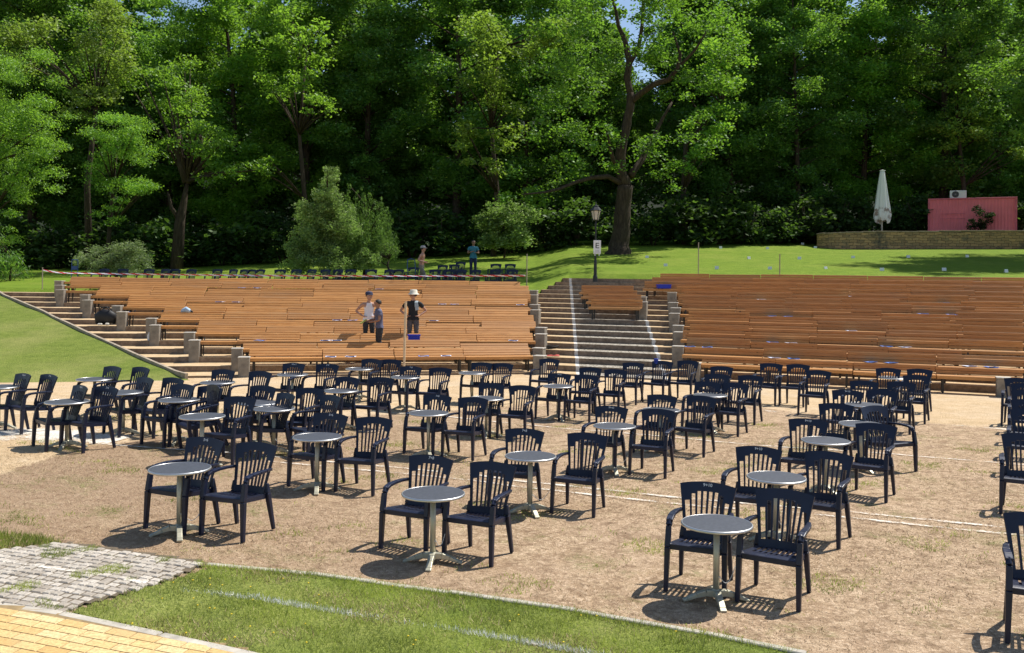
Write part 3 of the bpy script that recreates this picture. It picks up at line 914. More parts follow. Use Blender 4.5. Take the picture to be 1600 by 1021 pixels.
# table: (px, py, where, [(px, py, yaw offset deg, number)...])
TABLES = [
 (281, 731, 'front table nearest the cobbles', [(322, 684, -2, '5+6'), (405, 692, 0, None)]),
 (677, 770, 'middle table of the front row', [(675, 713, 0, '7+8'), (772, 723, 0, None)]),
 (1120, 817, 'front table nearest the bottom right corner', [(1106, 753, 6, '9+10'), (1226, 764, -1, None)]),
 (496, 682, 'second-row table behind the cobbles-side front table', [(518, 646, -3, '5+6'), (587, 652, 2, None)]),
 (829, 712, 'second-row table in the centre', [(820, 670, 4, '7+8'), (918, 677, 2, None)]),
 (1213, 745, 'second-row table just behind the front right table', [(1188, 698, 4, '9+10'), (1297, 706, 0, None)]),
 (1290, 688, 'third-row table at right', [(1263, 654.5, 6, '9+10'), (1370, 662, 0, None)]),
 (960, 665, 'third-row table right of the centre', [(957, 634.5, 3, '9+10'), (1030, 639, 3, None)]),
 (670, 645, 'third-row table left of the centre', [(685, 617, -6, '7+8'), (741, 621, -3, None)]),
 (428, 638, 'third-row table between two crowded pairs at left', [(449, 615.5, -25, None), (520, 619, -27, None)]),
 (316, 650, 'table with an askew chair, left side', [None, (376, 619.5, 4, None)]),
 (760, 622, 'fourth-row table in the centre', [(769, 599.5, -2, None), (818, 602.5, 2, None)]),
 (1033, 640, 'fourth-row table right of the centre', [(1035, 616.5, 3, None), (1097, 618, -2, None)]),
 (1345, 662, 'fourth-row table at right', [(1308, 630, 3, None), (1363, 634, 60, None)]),
 (533, 610, 'fourth-row table left of the centre', [(544, 589.5, -4, None), (598, 590.5, -2, None)]),
 (404, 629, 'table half hidden behind its neighbour at left', [(413, 603.5, -8, None), (487, 607.5, -2, None)]),
 (280, 624, 'table left of the askew chair', [(289, 600.5, -10, None), (331, 603.5, -8, '5+6')]),
 (1350, 632, 'fifth-row table at right', [(1325, 609.5, 0, '9+10'), (1378, 609.5, 2, None)]),
 (1110, 617, 'fifth-row table right of the centre', [(1107, 596.5, -2, None), (1150, 598.5, -2, None)]),
 (872, 603, 'fifth-row table in front of the aisle', [(875, 583.5, -2, '9+10'), (917, 585.5, 2, None)]),
 (634, 589, 'fifth-row table in front of the wooden pole', [(643.5, 573, -3, '7+8'), (689, 575, -2, None)]),
 (105, 627, 'nearest table at the far left', [(128, 603.5, -22, 'Reihe 3'), (169, 604.5, -10, '3+4')]),
 (193, 612.5, 'table behind the nearest far-left table', [(230, 590.5, -17, None), (273, 591, -9, None)]),
 (148, 592, 'rear table beside the lawn bank', [(179, 573, -10, None), (223, 574.5, -15, None)]),
 (-2, 604, 'table cut by the left picture edge', [(40, 584.5, -14, 'Reihe 4'), (79, 585.5, -14, '3+4')]),
 (340, 597, 'rear table below the concrete posts', [(351, 578, -2, None), (409, 580.5, -6, None)]),
 (457, 585, 'rear table left of the wooden pole', [(461, 568, 0, 'Reihe 2'), (513, 569, 0, '5+6')]),
 (562, 576, 'rear table nearest the wooden pole', [(582, 562, -4, None), (611, 562.5, 2, None)]),
 (738, 582.5, 'rear table before the end of the left stand', [(754, 566, -2, None), (787, 567.5, 0, None)]),
 (1396, 590, 'rear table before the right stand', [(1389, 575.5, 2, None), (1438, 577, 2, None)]),
]
GRP = 'navy armchairs in pairs behind the tables'
for n, (px, py, where, chs) in enumerate(TABLES):
    t = put_table(px, py, R(8 + RNG.uniform(-14, 14)), 'round grey bistro table, ' + where)
    for k, c in enumerate(chs):
        if c is None: continue
        yaw = YAWX(c[0], c[1]) + R(c[2]) + R(float(RNG.uniform(-2.5, 2.5)))
        side = 'left' if k == 0 else 'right'
        q = chair_at(c[0], c[1], yaw)
        o = put_chair(q, yaw, 'navy armchair, %s one at the %s' % (side, where), GRP)
        if c[3]: number(o, c[3], .036 if c[3].startswith('R') else .042)
    if n < 16:
        # white cable tying table and chairs together
        tp = t.location; q = None
        c = chs[1] or chs[0]
        yaw = YAWX(c[0], c[1]) + R(c[2]); cq = chair_at(c[0], c[1], yaw)
        fl = Vector((math.cos(yaw)*-.265 - math.sin(yaw)*-.25, math.sin(yaw)*-.265 + math.cos(yaw)*-.25, .30))
        a = tp + Vector((.03, 0, .22)); b = Vector(cq) + fl
        pts = []
        for i in range(9):
            s = i/8; p = a.lerp(b, s); p.z -= .10*math.sin(math.pi*s); pts.append(p)
        mb = MB(); mb.tube([a + Vector((.0, -.035, .0)), a + Vector((-.035, 0, .005)), a + Vector((0, .035, .0))] , .0035, 5); mb.tube(pts, .0035, 5)
        tag(mb.build('cable', M_wire, smooth=True), 'white cable at the pole of the ' + where, 'cable', 'white cables at the table poles')
# lone chairs (their tables stand hidden behind others)
LONE = [
 (1351, 595.5, 0, 'behind the fifth-row right table, left of two'), (1409, 597, 2, 'behind the fifth-row right table, right of two'),
 (1122, 584.5, 0, 'in the middle of the dense cluster right of the aisle'), (1174, 586.5, 2, 'at the right edge of the dense cluster right of the aisle'),
 (1129, 572.5, 0, 'at the back of the dense cluster right of the aisle'),
 (1205, 568, 4, 'before the right stand, left of three in a row'), (1248, 569.5, 4, 'before the right stand, middle of three in a row'), (1279, 578.5, 4, 'before the right stand, nearest of three in a row'),
 (991, 566.5, 4, 'standing alone before the cobbled steps'), (1036, 564, 0, 'before the right edge of the cobbled steps, blue cloth on its back'), (1076, 563.5, 4, 'at the first bench end of the right stand'),
 (859, 560.5, 0, 'at the foot of the aisle beside the left stand'), (924, 574, 2, 'half hidden, before the painted line on the steps'), (963, 577, 4, 'before the cobbled steps, slightly nearer'),
 (1433, 586, 2, 'pushed in front of another at the right stand'),
 (1592, 591, 6, 'farthest of the row cut by the right picture edge'), (1604, 599, 6, 'second farthest of the row cut by the right edge'), (1606, 610, 6, 'third in the row cut by the right edge'), (1608, 624, 6, 'fourth in the row cut by the right edge'), (1609, 640, 6, 'fifth in the row cut by the right edge'),
 (1602, 678, 8, 'cut by the right edge, its whole left side showing'), (1623, 801, 10, 'nearest one, cut by the right picture edge'),
]
for px, py, dy, where in LONE:
    yaw = YAWX(px, py) + R(dy)
    o = put_chair(chair_at(px, py, yaw), yaw, 'navy armchair ' + where, 'navy armchairs without a visible table')
    if px == 1036:
        mb = MB(); mb.box((-.17, .315, .90), (.10, .05, .10)); mb.box((-.17, .30, .84), (.085, .02, .10))
        cl = mb.build('cloth', simple('blue_cloth', (.03,.06,.35), .8), bevel=.012)
        cl.matrix_world = Matrix.Translation(o.location) @ Matrix.Rotation(yaw, 4, 'Z')
        tag(cl, 'small blue cloth hung over a chair back by the steps', 'cloth')
# the askew chair leaning at its table
p = onground(296, 706); yaw = -R(52)
put_chair((p.x + .17, p.y + .16, p.z + .02), yaw, 'navy armchair standing askew, turned and tipped towards its table at left', GRP, tilt=R(11))

# chairs up on the lawn, behind the tape
UP = [(156, 423.5), (186, 424), (227, 425), (251, 425.5), (268, 425.5), (293, 425.5), (333, 425), (357, 425), (373, 423), (387, 422.5), (400, 426), (434, 426), (457, 425), (480, 425.5), (502.5, 425), (522, 424.5), (544, 424.5), (578, 427), (602, 427), (618.5, 423.5), (643, 417.5), (677, 427), (699, 426), (716, 421.5), (738, 421.5), (771, 426), (798, 427)]
UP2 = [(688, 414), (707, 413), (716, 409), (773, 412), (795, 412)]
for row, rest in ((UP, 'in the line behind the striped tape'), (UP2, 'in the rear line on the shaded lawn')):
    n = len(row)
    for k, (px, py) in enumerate(row):
        u, v = uv(px, py)
        ylo = 36.0; best = None
        for y in np.linspace(39.5, 56, 400):
            z = CAMH - v*y/F - .895; d = abs(z - float(hill(u*y/F, y)))
            if best is None or d < best[0]: best = (d, y)
        y = min(best[1], 46.5 if row is UP2 else 41.5); x = u*y/F
        if row is UP and best[0] > .05: y = 39.6; x = u*y/F
        yaw = -R(20) + R(float(RNG.uniform(-14, 18)))
        lab = 'navy armchair %s, %s from the left' % (rest, ordinal(k+1) if k < 19 else {19:'twentieth',20:'twenty-first',21:'twenty-second',22:'twenty-third',23:'twenty-fourth',24:'twenty-fifth',25:'twenty-sixth',26:'twenty-seventh'}[k])
        put_chair((x, y, float(hill(x, y)) - .01), yaw, lab, 'navy armchairs on the upper lawn')
# ================================================================== BENCHES OF THE STAND
def bench_meshes(tilt):
    mb = MB()
    for k in range(3): mb.box((0, .06 + .13*k + (0), .435), (1.985, .118, .028))
    mb.box((0, -.012, .405), (1.985, .022, .085))
    seat = bake(mb.mesh('seat'), bevel=.004)
    mb = MB(); s, c = math.sin(tilt), math.cos(tilt)
    for k in range(3):
        d = .035 + .092*k + .04
        mb.box((0, d*s, d*c), (1.985, .034, .080), Matrix.Rotation(-tilt, 3, 'X'))
    back = bake(mb.mesh('backrest'), bevel=.004)
    mb = MB()
    mb.bar((0,.06,0), (0,.06,.42), (.05,.05), (.05,.05)); mb.bar((0,.36,0), (0,.40,.42), (.05,.05), (.05,.05))
    mb.bar((0,.0,.405), (0,.42,.405), (.05,.03), (.05,.03), (0,0,1))
    mb.bar((0,.450,.36), (0,.450+.23*s, .36+.23*c), (.05,.025), (.05,.025), (0,1,0))
    return seat, back, mb.mesh('frame')
BENCH = {'left': bench_meshes(R(42)), 'right': bench_meshes(R(7))}
PROTO = {}
def make_bench(kind, name='slatted_bench'):
    s, b, f = BENCH[kind]
    root = empty(name, (0,0,0))
    link('seat', s, M_wood, root); link('backrest', b, M_wood, root)
    for x in (-.85, .85): link('frame', f, M_frame, root, loc=(x,0,0))
    freeze(root)
    return root
BUSED = {'left': False, 'right': False}
def put_bench(kind, p, ang, z, sx, label, group, back=True, sz=1.0, drop=0.0):
    if not BUSED[kind]:
        PROTO[kind] = make_bench(kind); o = PROTO[kind]; BUSED[kind] = True
        o['fresh'] = 1
    else:
        o = PROTO[kind].copy(); COL.objects.link(o)
        for ch in KIDS[PROTO[kind].name]:
            if ch.name.startswith('backrest') and not back: continue
            c = ch.copy(); COL.objects.link(c); c.parent = o
    for ch in o.children:
        if ch.name.startswith('backrest'):
            ch.location = (0, .405, .43 - drop + float(RNG.uniform(-.018, .018))); ch.rotation_euler = (R(float(RNG.uniform(-4, 4))), 0, R(float(RNG.uniform(-.3, .3))))
    o.location = (p[0], p[1], z); o.rotation_euler = (0, 0, ang); o.scale = (sx, 1, sz)
    return tag(o, label, 'bench', group)
def row_benches(kind, i, pxa, pxb, where, group, off=.20, clear=(), bare=.0):
    a = rowpt(i, pxa); b = rowpt(i, pxb)
    d = b - a; L = float(np.hypot(*d)); ang = math.atan2(d[1], d[0]); d = d/L; nrm = np.array([-d[1], d[0]])
    stub = 1.1 if (kind == 'left' and 2 <= i <= 10 and i % 2 == 0) else 0.0
    n = max(1, int(round((L-stub)/2.0))); s0 = (L-stub)/n
    for k in range(n + (1 if stub else 0)):
        if stub: s, mid = (stub, stub/2) if k == 0 else (s0, stub + s0*(k-.5))
        else: s, mid = s0, s0*(k+.5)
        q = a + d*mid + nrm*(off + RNG.uniform(-.02, .02))
        px = CX + F*q[0]/q[1]; hw = s/2*F/q[1] + 6
        z = ZL(i) + float(zlat(px)) + RNG.uniform(-.004, .012)
        drop = .085 if any(abs(c - px) < hw for c in clear) else 0.0
        back = RNG.random() > bare and not (stub and k == 0)
        put_bench(kind, q, ang + R(float(RNG.uniform(-.35, .35))), z, s/2.0*.997, '%s wooden bench, %s row of the %s, %s from the left' % ('slatted' if back else 'backless', ordinal(i+1 - (8 if 'middle' in where else 0)), where, ordinal(k+1)), group, back, drop=drop)
LSTART = [387, 376, 309, 301, 247, 241, 195, 187, 141, 137, 99, 97, 96]
LEND = [838, 834, 840, 834, 842, 838, 828, 834, 826, 830, 828, 826, 812]
M_paper = simple('white_paper', (.68,.72,.86), .6, 0, .05); M_bluep = simple('blue_print', (.10,.22,.62), .6, 0, .1)
SHEETS = [(195,487),(344,471),(370,471),(378,449),(402,449),(527,499),(551,500),(509,531),(526,531),(406,530.5),(517,558),(548,558),(662,557.5),(697,557.5),(678,500),(674,531),(802,531),(691,474),(710,474),(813,476),(593,451),
 (1210,555),(1240,556),(1385,539),(1414,539),(1360,562),(1392,563),(1515,569),(1549,570),(1207,531),(1236,532),(1205,495.5),(1230,495.5),(1189,471),(1442,493),(1487,495),(1323,461),(1078,548),(1105,549),(1330,522),(1475,478)]
def nearest_row(px, py, hz, n, off=.38):
    best = None
    for i in range(n):
        q = rowpt(i, px); y = q[1] + off; z = ZL(i) + float(zlat(px)) + hz
        vy = HY + ROLL*(px-CX) + (CAMH - z)/y*F
        if best is None or abs(vy-py) < best[0]: best = (abs(vy-py), i, y, z, vy)
    return best
def row_spot(px, py, hz, n, off):
    _, i, y, z, vy = nearest_row(px, py, hz, n, off)
    u, v = uv(px, vy)
    return i, Vector((u*y/F, y, z))
CLEAR = {'left': {}, 'right': {}}
for px, py in SHEETS + [(647, 533), (291, 486)]:
    side = 'left' if px < 835 else 'right'
    if px in (526, 647, 674): continue
    i, _ = row_spot(px, py, .45, 13 if px < 835 else 15, .36)
    CLEAR[side].setdefault(i-1, []).append(px)
NLR, NRR = 13, 15
for i in range(NLR): row_benches('left', i, LSTART[i], LEND[i], 'left stand', 'benches of the left stand', clear=CLEAR['left'].get(i, ()))
RSTART = [1092, 1064, 1068, 1062, 1074, 1066, 1072, 1060, 1062, 1056, 1066, 1054, 1003, 1015, 1028]
for i in range(NRR): row_benches('right', i, RSTART[i], 1606 + (i % 3)*14, 'right stand', 'benches of the right stand', clear=CLEAR['right'].get(i, ()), bare=.03)
MS = [(8, 918, 1000), (9, 914, 998), (10, 906, 992), (11, 903, 986)]
for i, a, b in MS: row_benches('right', i, a, b, 'small middle block', 'benches of the small middle block', off=.15, bare=0)

# concrete end posts
def put_post(i, px, side, hgt=.47, w=.30):
    q = rowpt(i, px); q2 = rowpt(i, px+8); ang = math.atan2(q2[1]-q[1], q2[0]-q[0])
    z = ZL(i) + float(zlat(px))
    mb = MB(); mb.box((0, .10, hgt/2-.12), (w, .30, hgt+.24)); 
    body = mb.build('concrete_post', M_conc, bevel=.012)
    mb = MB(); mb.box((0, .10, hgt+.016), (w+.02, .32, .03))
    link('cap', bake(mb.mesh('cap'), bevel=.006), simple('sunbleached_cap', (.46,.42,.36), .9, 0, .2, 8) if 'cap' not in MATS else MATS['cap'], body)  # post top in a lighter tone than the post body
    body.location = (q[0], q[1]+.02, z); body.rotation_euler = (0, 0, ang)
    return tag(body, 'weathered concrete post ending the %s bench row of the %s' % (ordinal(i+1), side), 'post', 'concrete posts at the bench ends')
MATS['cap'] = simple('sunbleached_cap', (.46,.42,.36), .9, 0, .2, 8)
for i in range(13): put_post(i, LSTART[i]-5, 'left stand at its grass side')
for i, px in ((0, 843), (1, 842), (3, 845), (4, 845), (7, 836), (8, 835), (10, 833), (11, 833)): put_post(i, px, 'left stand at the aisle', .46, .32)
for i, px in ((0, 1086), (2, 1060), (4, 1062), (5, 1060), (7, 1054), (8, 1056), (9, 1052), (11, 1050)): put_post(i, px, 'right stand at the aisle', .46, .32)
for i, px in ((9, 1004), (10, 1003)): put_post(i, px, 'small block', .46, .32)
q = rowpt(0, 1571); 
put_post(0, 1571, 'right stand near the picture edge', .46, .32)

# paper sheets, left on seats
for k, (px, py) in enumerate(SHEETS):
    left = px < 835
    i, p = row_spot(px, py, .45, 13 if left else 15, .36)
    mb = MB(); w = .30
    n = 6
    for a in range(n):
        x0, x1 = -w/2 + w*a/n, -w/2 + w*(a+1)/n
        zz = lambda x: .010 + .014*(x/w*2)**2*(.5+.5*math.sin(k)) + .006*math.sin(x*20+k)
        mb.hexa([(x0,-.12,zz(x0)),(x1,-.12,zz(x1)),(x1,.13,zz(x1)+.006),(x0,.13,zz(x0)+.006),(x0,-.12,zz(x0)+.003),(x1,-.12,zz(x1)+.003),(x1,.13,zz(x1)+.009),(x0,.13,zz(x0)+.009)])
    o = mb.build('paper_sheet', (M_paper if k % 3 else M_bluep) if left else (M_bluep if k % 3 else M_paper), loc=p, rotz=RNG.uniform(-.2, .2))
    mb = MB(); mb.box((0,-.123,.026), (.24,.004,.022))
    link('printed_edge', mb.mesh('printed_edge'), M_bluep if k % 3 else M_paper, o)
    side = 'left' if left else 'right'
    same = sorted([s for s in SHEETS if (s[0] < 835) == left and row_spot(s[0], s[1], .45, 13 if left else 15, .36)[0] == i])
    pos = same.index((px, py))
    tag(o, 'paper sheet on the %s bench row of the %s stand%s' % (ordinal(i+1), side, '' if len(same) == 1 else ', %s from the left' % ordinal(pos+1)), 'paper', 'paper sheets lying on the benches')

# other small things on the stand
def crate(px, py, hz, n, off, size, label, rows=None):
    i, p = row_spot(px, py, hz, n, off)
    w, d, h = size; mb = MB()
    mb.box((0,0,.012), (w,d,.02))
    for s in (-1, 1):
        mb.box((s*(w/2-.008),0,h/2), (.016,d,h)); mb.box((0,s*(d/2-.008),h/2), (w-.034,.016,h))
        mb.box((s*(w/2+.005),0,h-.02), (.02,d+.03,.035)); mb.box((0,s*(d/2+.005),h-.02), (w+.0,.02,.035))
        for k in range(4): mb.box((-w/2+w*(k+.5)/4, s*(d/2+.004), h*.45), (.012,.01,h*.8))
    o = mb.build('plastic_crate', simple('blue_crate_plastic', (.012,.035,.50), .4), loc=p, rotz=.1)
    return tag(o, label, 'crate')
crate(647, 533, .45, 13, .30, (.36,.26,.20), 'blue plastic crate on a bench below the man in the sun hat')
crate(1037, 449, .46, 18, .30, (.50,.30,.16), 'blue plastic crate at the upper left corner of the right stand')
# black bag on the left steps
i, p = row_spot(165, 510, .0, 13, .30)
mb = MB()
pts = []
for (x, y, z, r) in ((-.30,0,.20,.19), (-.1,0,.24,.23), (.12,.02,.23,.22), (.32,0,.19,.18)): pts.append(((x,y,z), r))
root = empty('black_bag', p); root.scale = (.82, .82, 1.25); tag(root, 'full black bag left on the steps left of the benches', 'bag')
def blob(c, r, sq=(1,1,1), n=10, m=7, wob=.1):
    V = []; Fq = []
    for j in range(m+1):
        th = math.pi*j/m
        for k in range(n):
            ph = 2*math.pi*k/n; rr_ = r*(1+wob*(random.random()-.5))
            V.append((c[0]+rr_*sq[0]*math.sin(th)*math.cos(ph), c[1]+rr_*sq[1]*math.sin(th)*math.sin(ph), c[2]+rr_*sq[2]*math.cos(th)))
    for j in range(m):
        for k in range(n): Fq.append((j*n+k, (j+1)*n+k, (j+1)*n+(k+1) % n, j*n+(k+1) % n))
    return V, Fq
mb = MB()
mb.tube([(-.38,0,.06), (-.36,0,.20), (-.1,0,.26), (.15,.01,.25), (.36,0,.2), (.38,0,.06)], [.05,.16,.21,.20,.16,.05], 12, wob=.12)
mb.build('bag_body', simple('black_nylon', (.010,.010,.012), .6), root, smooth=True)
mb = MB(); mb.tube([(-.2,-.1,.42), (-.15,-.12,.50), (.1,-.12,.52), (.2,-.1,.42)], .02, 7); mb.tube([(-.2,.1,.42), (-.1,.12,.49), (.1,.12,.50), (.22,.1,.42)], .02, 7)
mb.build('handle', MATS['black_nylon'], root, smooth=True)
mb = MB(); mb.box((-.12,-.26,.05), (.16,.10,.07)); mb.box((.12,-.25,.055), (.13,.09,.09)); 
w = mb.build('shoes', simple('pale_canvas', (.6,.57,.5), .8), loc=p + Vector((.06,-.04,.02)), bevel=.03); tag(w, 'pale shoes in front of the black bag', 'shoes')
# water can / bottle by a post, cable coil, red cloth
i, p = row_spot(233, 527, .0, 13, .2)
mb = MB(); mb.lathe([(.05,0), (.055,.02), (.055,.17), (.03,.21), (.018,.23), (.018,.26)], 12)
tag(mb.build('bottle', M_white, loc=p, smooth=True), 'white plastic bottle beside a concrete post on the left steps', 'bottle')
i, p = row_spot(861, 541, .0, 13, .35)
mb = MB()
for k in range(5):
    mb.tube([(.20*math.cos(a*.52)*(1+.1*k*.5), .13*math.sin(a*.52)*(1+.08*k), .02+.02*k+.01*math.sin(a*1.3+k)) for a in range(13)], .011, 5)
mb.tube([(.2,0,.02), (.35,-.03,.015), (.5,.05,.012), (.62,.0,.012)], .011, 5)
tag(mb.build('cable_coil', simple('black_rubber', (.012,.012,.012), .6), loc=p, smooth=True), 'coil of black cable lying on the aisle steps', 'cable')
i, p = row_spot(860, 556, .0, 13, .3)
V = []; Fq = []
for a in range(9):
    for b in range(5): V.append((-.28+.07*a, -.1+.05*b, .02+.015*math.sin(a*1.4+b)+.012*math.cos(b*2.1+a*.6)))
for a in range(8):
    for b in range(4): Fq.append((a*5+b, a*5+5+b, a*5+6+b, a*5+1+b))
tag(link('red_cloth', bake(new_mesh('red_cloth', V, Fq, True), solid=.012), simple('red_fabric', (.42,.07,.05), .8), loc=p), 'rumpled red cloth on the lower aisle steps', 'cloth')
# blue and white umbrella bag on the left benches
i, p = row_spot(291, 486, .46, 13, .36)
mb = MB(); mb.tube([(-.24,0,.05), (-.15,0,.1), (0,0,.16), (.13,0,.1), (.2,0,.05)], [.04,.09,.13,.1,.04], 10, wob=.2)
root = mb.build('beach_bag', simple('pale_blue_fabric', (.42,.58,.74), .7), loc=p, smooth=True); root.scale = (.75, .75, .75); tag(root, 'pale blue bundled bag on a bench at left', 'bag')
mb = MB(); mb.tube([(.1,0,.13), (.22,.02,.08), (.30,.0,.04)], [.05,.06,.03], 8); mb.build('strap', MATS['black_nylon'], root, smooth=True)

# poles
def pole(name, px0, py0, px1, py1, Y, r, m, label, z0=None):
    a = at(px1, py1, Y); b = at(px0, py0, Y)
    if z0 is not None: a.z = z0
    mb = MB(); mb.tube([a - Vector((0,0,.05)), a.lerp(b, .5), b], r, 8); mb.lathe([(r*1.05, 0), (r*1.2, .012), (r*1.05, .024)], 8, tuple(b))
    o = mb.build(name, m, smooth=False)
    return tag(o, label, 'pole')
M_palewood = simple('pale_wood', (.58,.45,.30), .7, 0, .15, 12); M_stake = simple('weathered_stake', (.30,.28,.20), .8)
q = rowpt(0, 632)
pole('wooden_pole', 634, 473, 631, 577, q[1]+.08, .035, M_palewood, 'pale upright wooden pole at the front of the left stand', ZL(0))
for px, t, b, lab in ((1091, 380, 430, 'thin metal stake at the top left of the right stand'), (1218, 398, 455, 'thin metal stake among the upper benches of the right stand'), (823, 398, 447, 'thin stake holding the right end of the striped tape'), (66, 419, 458, 'thin stake holding the left end of the striped tape')):
    if px == 823: Y = float(rowY(12.9, 823)) + .3
    elif px == 66: Y = 39.0
    elif px == 1091: Y = float(rowY(17.9, px)) + .25
    else: Y = float(rowY(15, px)) + .1
    a = at(px, b, Y); zg = float(hill(a.x, Y)) if px != 1218 else ZL(15)
    pole('stake', px+.5, t, px, b, Y, .022, M_stake, lab, zg)
# barrier tape: twisted red and white ribbon
M_red = simple('tape_red', (.62,.03,.035), .45); M_tw = simple('tape_white', (.82,.80,.80), .45)
p0 = at(66, 422, 39.0); p1 = at(102, 427, 39.2); pe = at(823, 431, float(rowY(12.9, 823)) + .3)
pts = [p0, p0.lerp(p1, .5) + Vector((0,0,-.02))]
for k in range(0, 60):
    t = k/59; p = p1.lerp(pe, t); p.z -= .06*math.sin(math.pi*t); pts.append(p)
dense = []
for a, b in zip(pts[:-1], pts[1:]):
    n = max(1, int((b-a).length/.05))
    for k in range(n): dense.append(a.lerp(b, k/n))
V = []; Fq = []; mi = []
W = .036
for k, p in enumerate(dense):
    an = .55*math.sin(k*.05) + .3*math.sin(k*.021+1)
    for s in range(5):
        h = (s/4-.5)*2*W
        V.append((p.x, p.y + h*math.sin(an), p.z + h*math.cos(an)))
for k in range(len(dense)-1):
    for s in range(4):
        Fq.append((k*5+s, k*5+5+s, k*5+6+s, k*5+1+s)); mi.append(0 if ((k + s*1.6) % 9.5) < 4.75 else 1)
me = new_mesh('barrier_tape', V, Fq); me.materials.append(M_tw); me.materials.append(M_red)
me.polygons.foreach_set('material_index', mi)
tag(link('barrier_tape', me), 'red and white striped barrier tape stretched along the top of the left stand', 'tape')
# small white markers standing in the lawn
CARDS = [(1254,381),(1274,387),(1249,404),(1333,402.5),(1419,401.5),(1511,401),(1290,420),(1378,422),(1475,422),(1572,424.5),(1040,415),(1120,419),(1170,403.6),(1126,387),(1203,420),(1199,388),(1011,402)]
for k, (px, py) in enumerate(CARDS):
    p = onhill(px, py+2)
    mb = MB()
    mb.hexa([(-.12,-.05,0),(.12,-.05,0),(.12,-.042,0),(-.12,-.042,0),(-.12,-.004,.20),(.12,-.004,.20),(.12,.0,.20),(-.12,.0,.20)])
    mb.hexa([(-.12,.042,0),(.12,.042,0),(.12,.05,0),(-.12,.05,0),(-.12,.001,.20),(.12,.001,.20),(.12,.004,.20),(-.12,.004,.20)])
    o = mb.build('marker_card', M_white, loc=p, rotz=RNG.uniform(-.5, .5))
    o.scale = (.75, .75, .75)
    tier = lambda c: 0 if c[1] < 391 else 1 if c[1] < 409 else 2
    same = sorted(c for c in CARDS if tier(c) == tier((px, py)))
    tag(o, 'white marker card in the %s row on the upper lawn, %s from the left' % (('farthest', 'middle', 'nearest')[tier((px, py))], ordinal(same.index((px, py))+1)), 'marker', 'white marker cards on the upper lawn')
# ================================================================== STREET FURNITURE UP ON THE LAWN
# lamp post with sign
p = onhill(930, 437)
s = F/p.y
root = empty('street_lamp', p); tag(root, 'old fashioned lamp post with glass lantern carrying a white sign', 'street lamp')
M_iron = simple('dark_cast_iron', (.025,.028,.03), .5, .3)
Hh = (437-318)/s
mb = MB(); mb.lathe([(.10,-.1),(.10,.12),(.07,.2),(.065,.75),(.055,.8),(.042,.9),(.034,Hh-.95),(.05,Hh-.93),(.05,Hh-.86),(.025,Hh-.82),(.025,Hh-.74)], 14)
mb.build('post', M_iron, root, smooth=False)
mb = MB(); z0 = Hh-.74
mb.lathe([(.13,z0),(.15,z0+.02),(.13,z0+.03)], 6)
for k in range(6):
    a = math.pi*2*k/6; mb.bar((.13*math.cos(a),.13*math.sin(a),z0+.02),(.22*math.cos(a),.22*math.sin(a),z0+.42),(.022,.022),(.022,.022))
mb.lathe([(.25,z0+.41),(.25,z0+.44),(.15,z0+.56),(.13,z0+.57),(.10,z0+.64),(.04,z0+.67),(.02,z0+.73),(.035,z0+.76),(.01,z0+.81)], 6)
mb.build('lantern_cage', M_iron, root)
mb = MB(); mb.lathe([(.118,z0+.03),(.203,z0+.41)], 6)
mb.build('lantern_glass', simple('frosted_glass', (.52,.50,.42), .25), root)
sg = empty('sign', p + Vector((.03, -.10, 0))); tag(sg, 'white rectangular sign with black letter E on the lamp post', 'sign')
z1, z2 = (437-397)/s, (437-376)/s; w = 11.5/s
mb = MB(); mb.box((.03, -.02, (z1+z2)/2), (w, .012, z2-z1)); mb.build('sign_board', M_white, sg, bevel=.003)
t = link('letter', text_mesh('E', .50, .002), M_iron, sg); t.location = (.03, -.03, z2-.24); t.rotation_euler = (R(90), 0, 0); t.scale = (.78, .66, 1)
mb = MB()
for k in range(3): mb.box((.03, -.0275, z1+.06+.045*k), (w*.72-.05*k*.6, .002, .014))
mb.build('fine_print_lines', simple('grey_ink', (.35,.36,.38), .7), sg)
mb = MB(); mb.box((-.06,-.02,z1-.05),(.05,.03,.05)); mb.box((.12,-.02,z1-.05),(.05,.03,.05)); mb.build('clamp', M_white, sg)

# stone wall: curved left end, then straight to the right
WY = 55.0
pts = []
for t in np.linspace(0, 1, 8):
    a = math.pi*.5*t
    pts.append(np.array([ (1330-CX)/F*WY - (1-math.cos(math.pi/2-a))*0 - math.cos(a)*1.5, WY + 1.7 - math.sin(a)*1.7]))
xr = (1800-CX)/F*54
for t in np.linspace(.08, 1, 14): pts.append(np.array([pts[7][0]*(1-t) + xr*t, WY*(1-t) + 53.6*t]))
V = []; Fq = []; UVs = []
ztop = lambda x: float(np.interp(x, [(1293-CX)/F*WY, (1360-CX)/F*WY, (1600-CX)/F*WY], [5.70, 5.78, 5.90]))
lens = [0.0]
for a, b in zip(pts[:-1], pts[1:]): lens.append(lens[-1] + float(np.hypot(*(b-a))))
n = len(pts)
for k, q in enumerate(pts):
    a = pts[max(k-1,0)]; b = pts[min(k+1,n-1)]; d = (b-a)/np.hypot(*(b-a)); nr = np.array([-d[1], d[0]])*.45
    zb = float(hill(q[0], q[1])) - .4; zt = ztop(q[0])
    V += [(q[0],q[1],zb),(q[0],q[1],zt),(q[0]+nr[0],q[1]+nr[1],zt+.02),(q[0]+nr[0],q[1]+nr[1],zb)]
for k in range(n-1):
    for j in range(3): Fq.append((k*4+j, k*4+4+j, k*4+5+j, k*4+1+j))
Fq += [(0,1,2,3), (n*4-1,n*4-2,n*4-3,n*4-4)]
me = new_mesh('stone_wall', V, Fq)
uvl = me.uv_layers.new(name='UVMap')
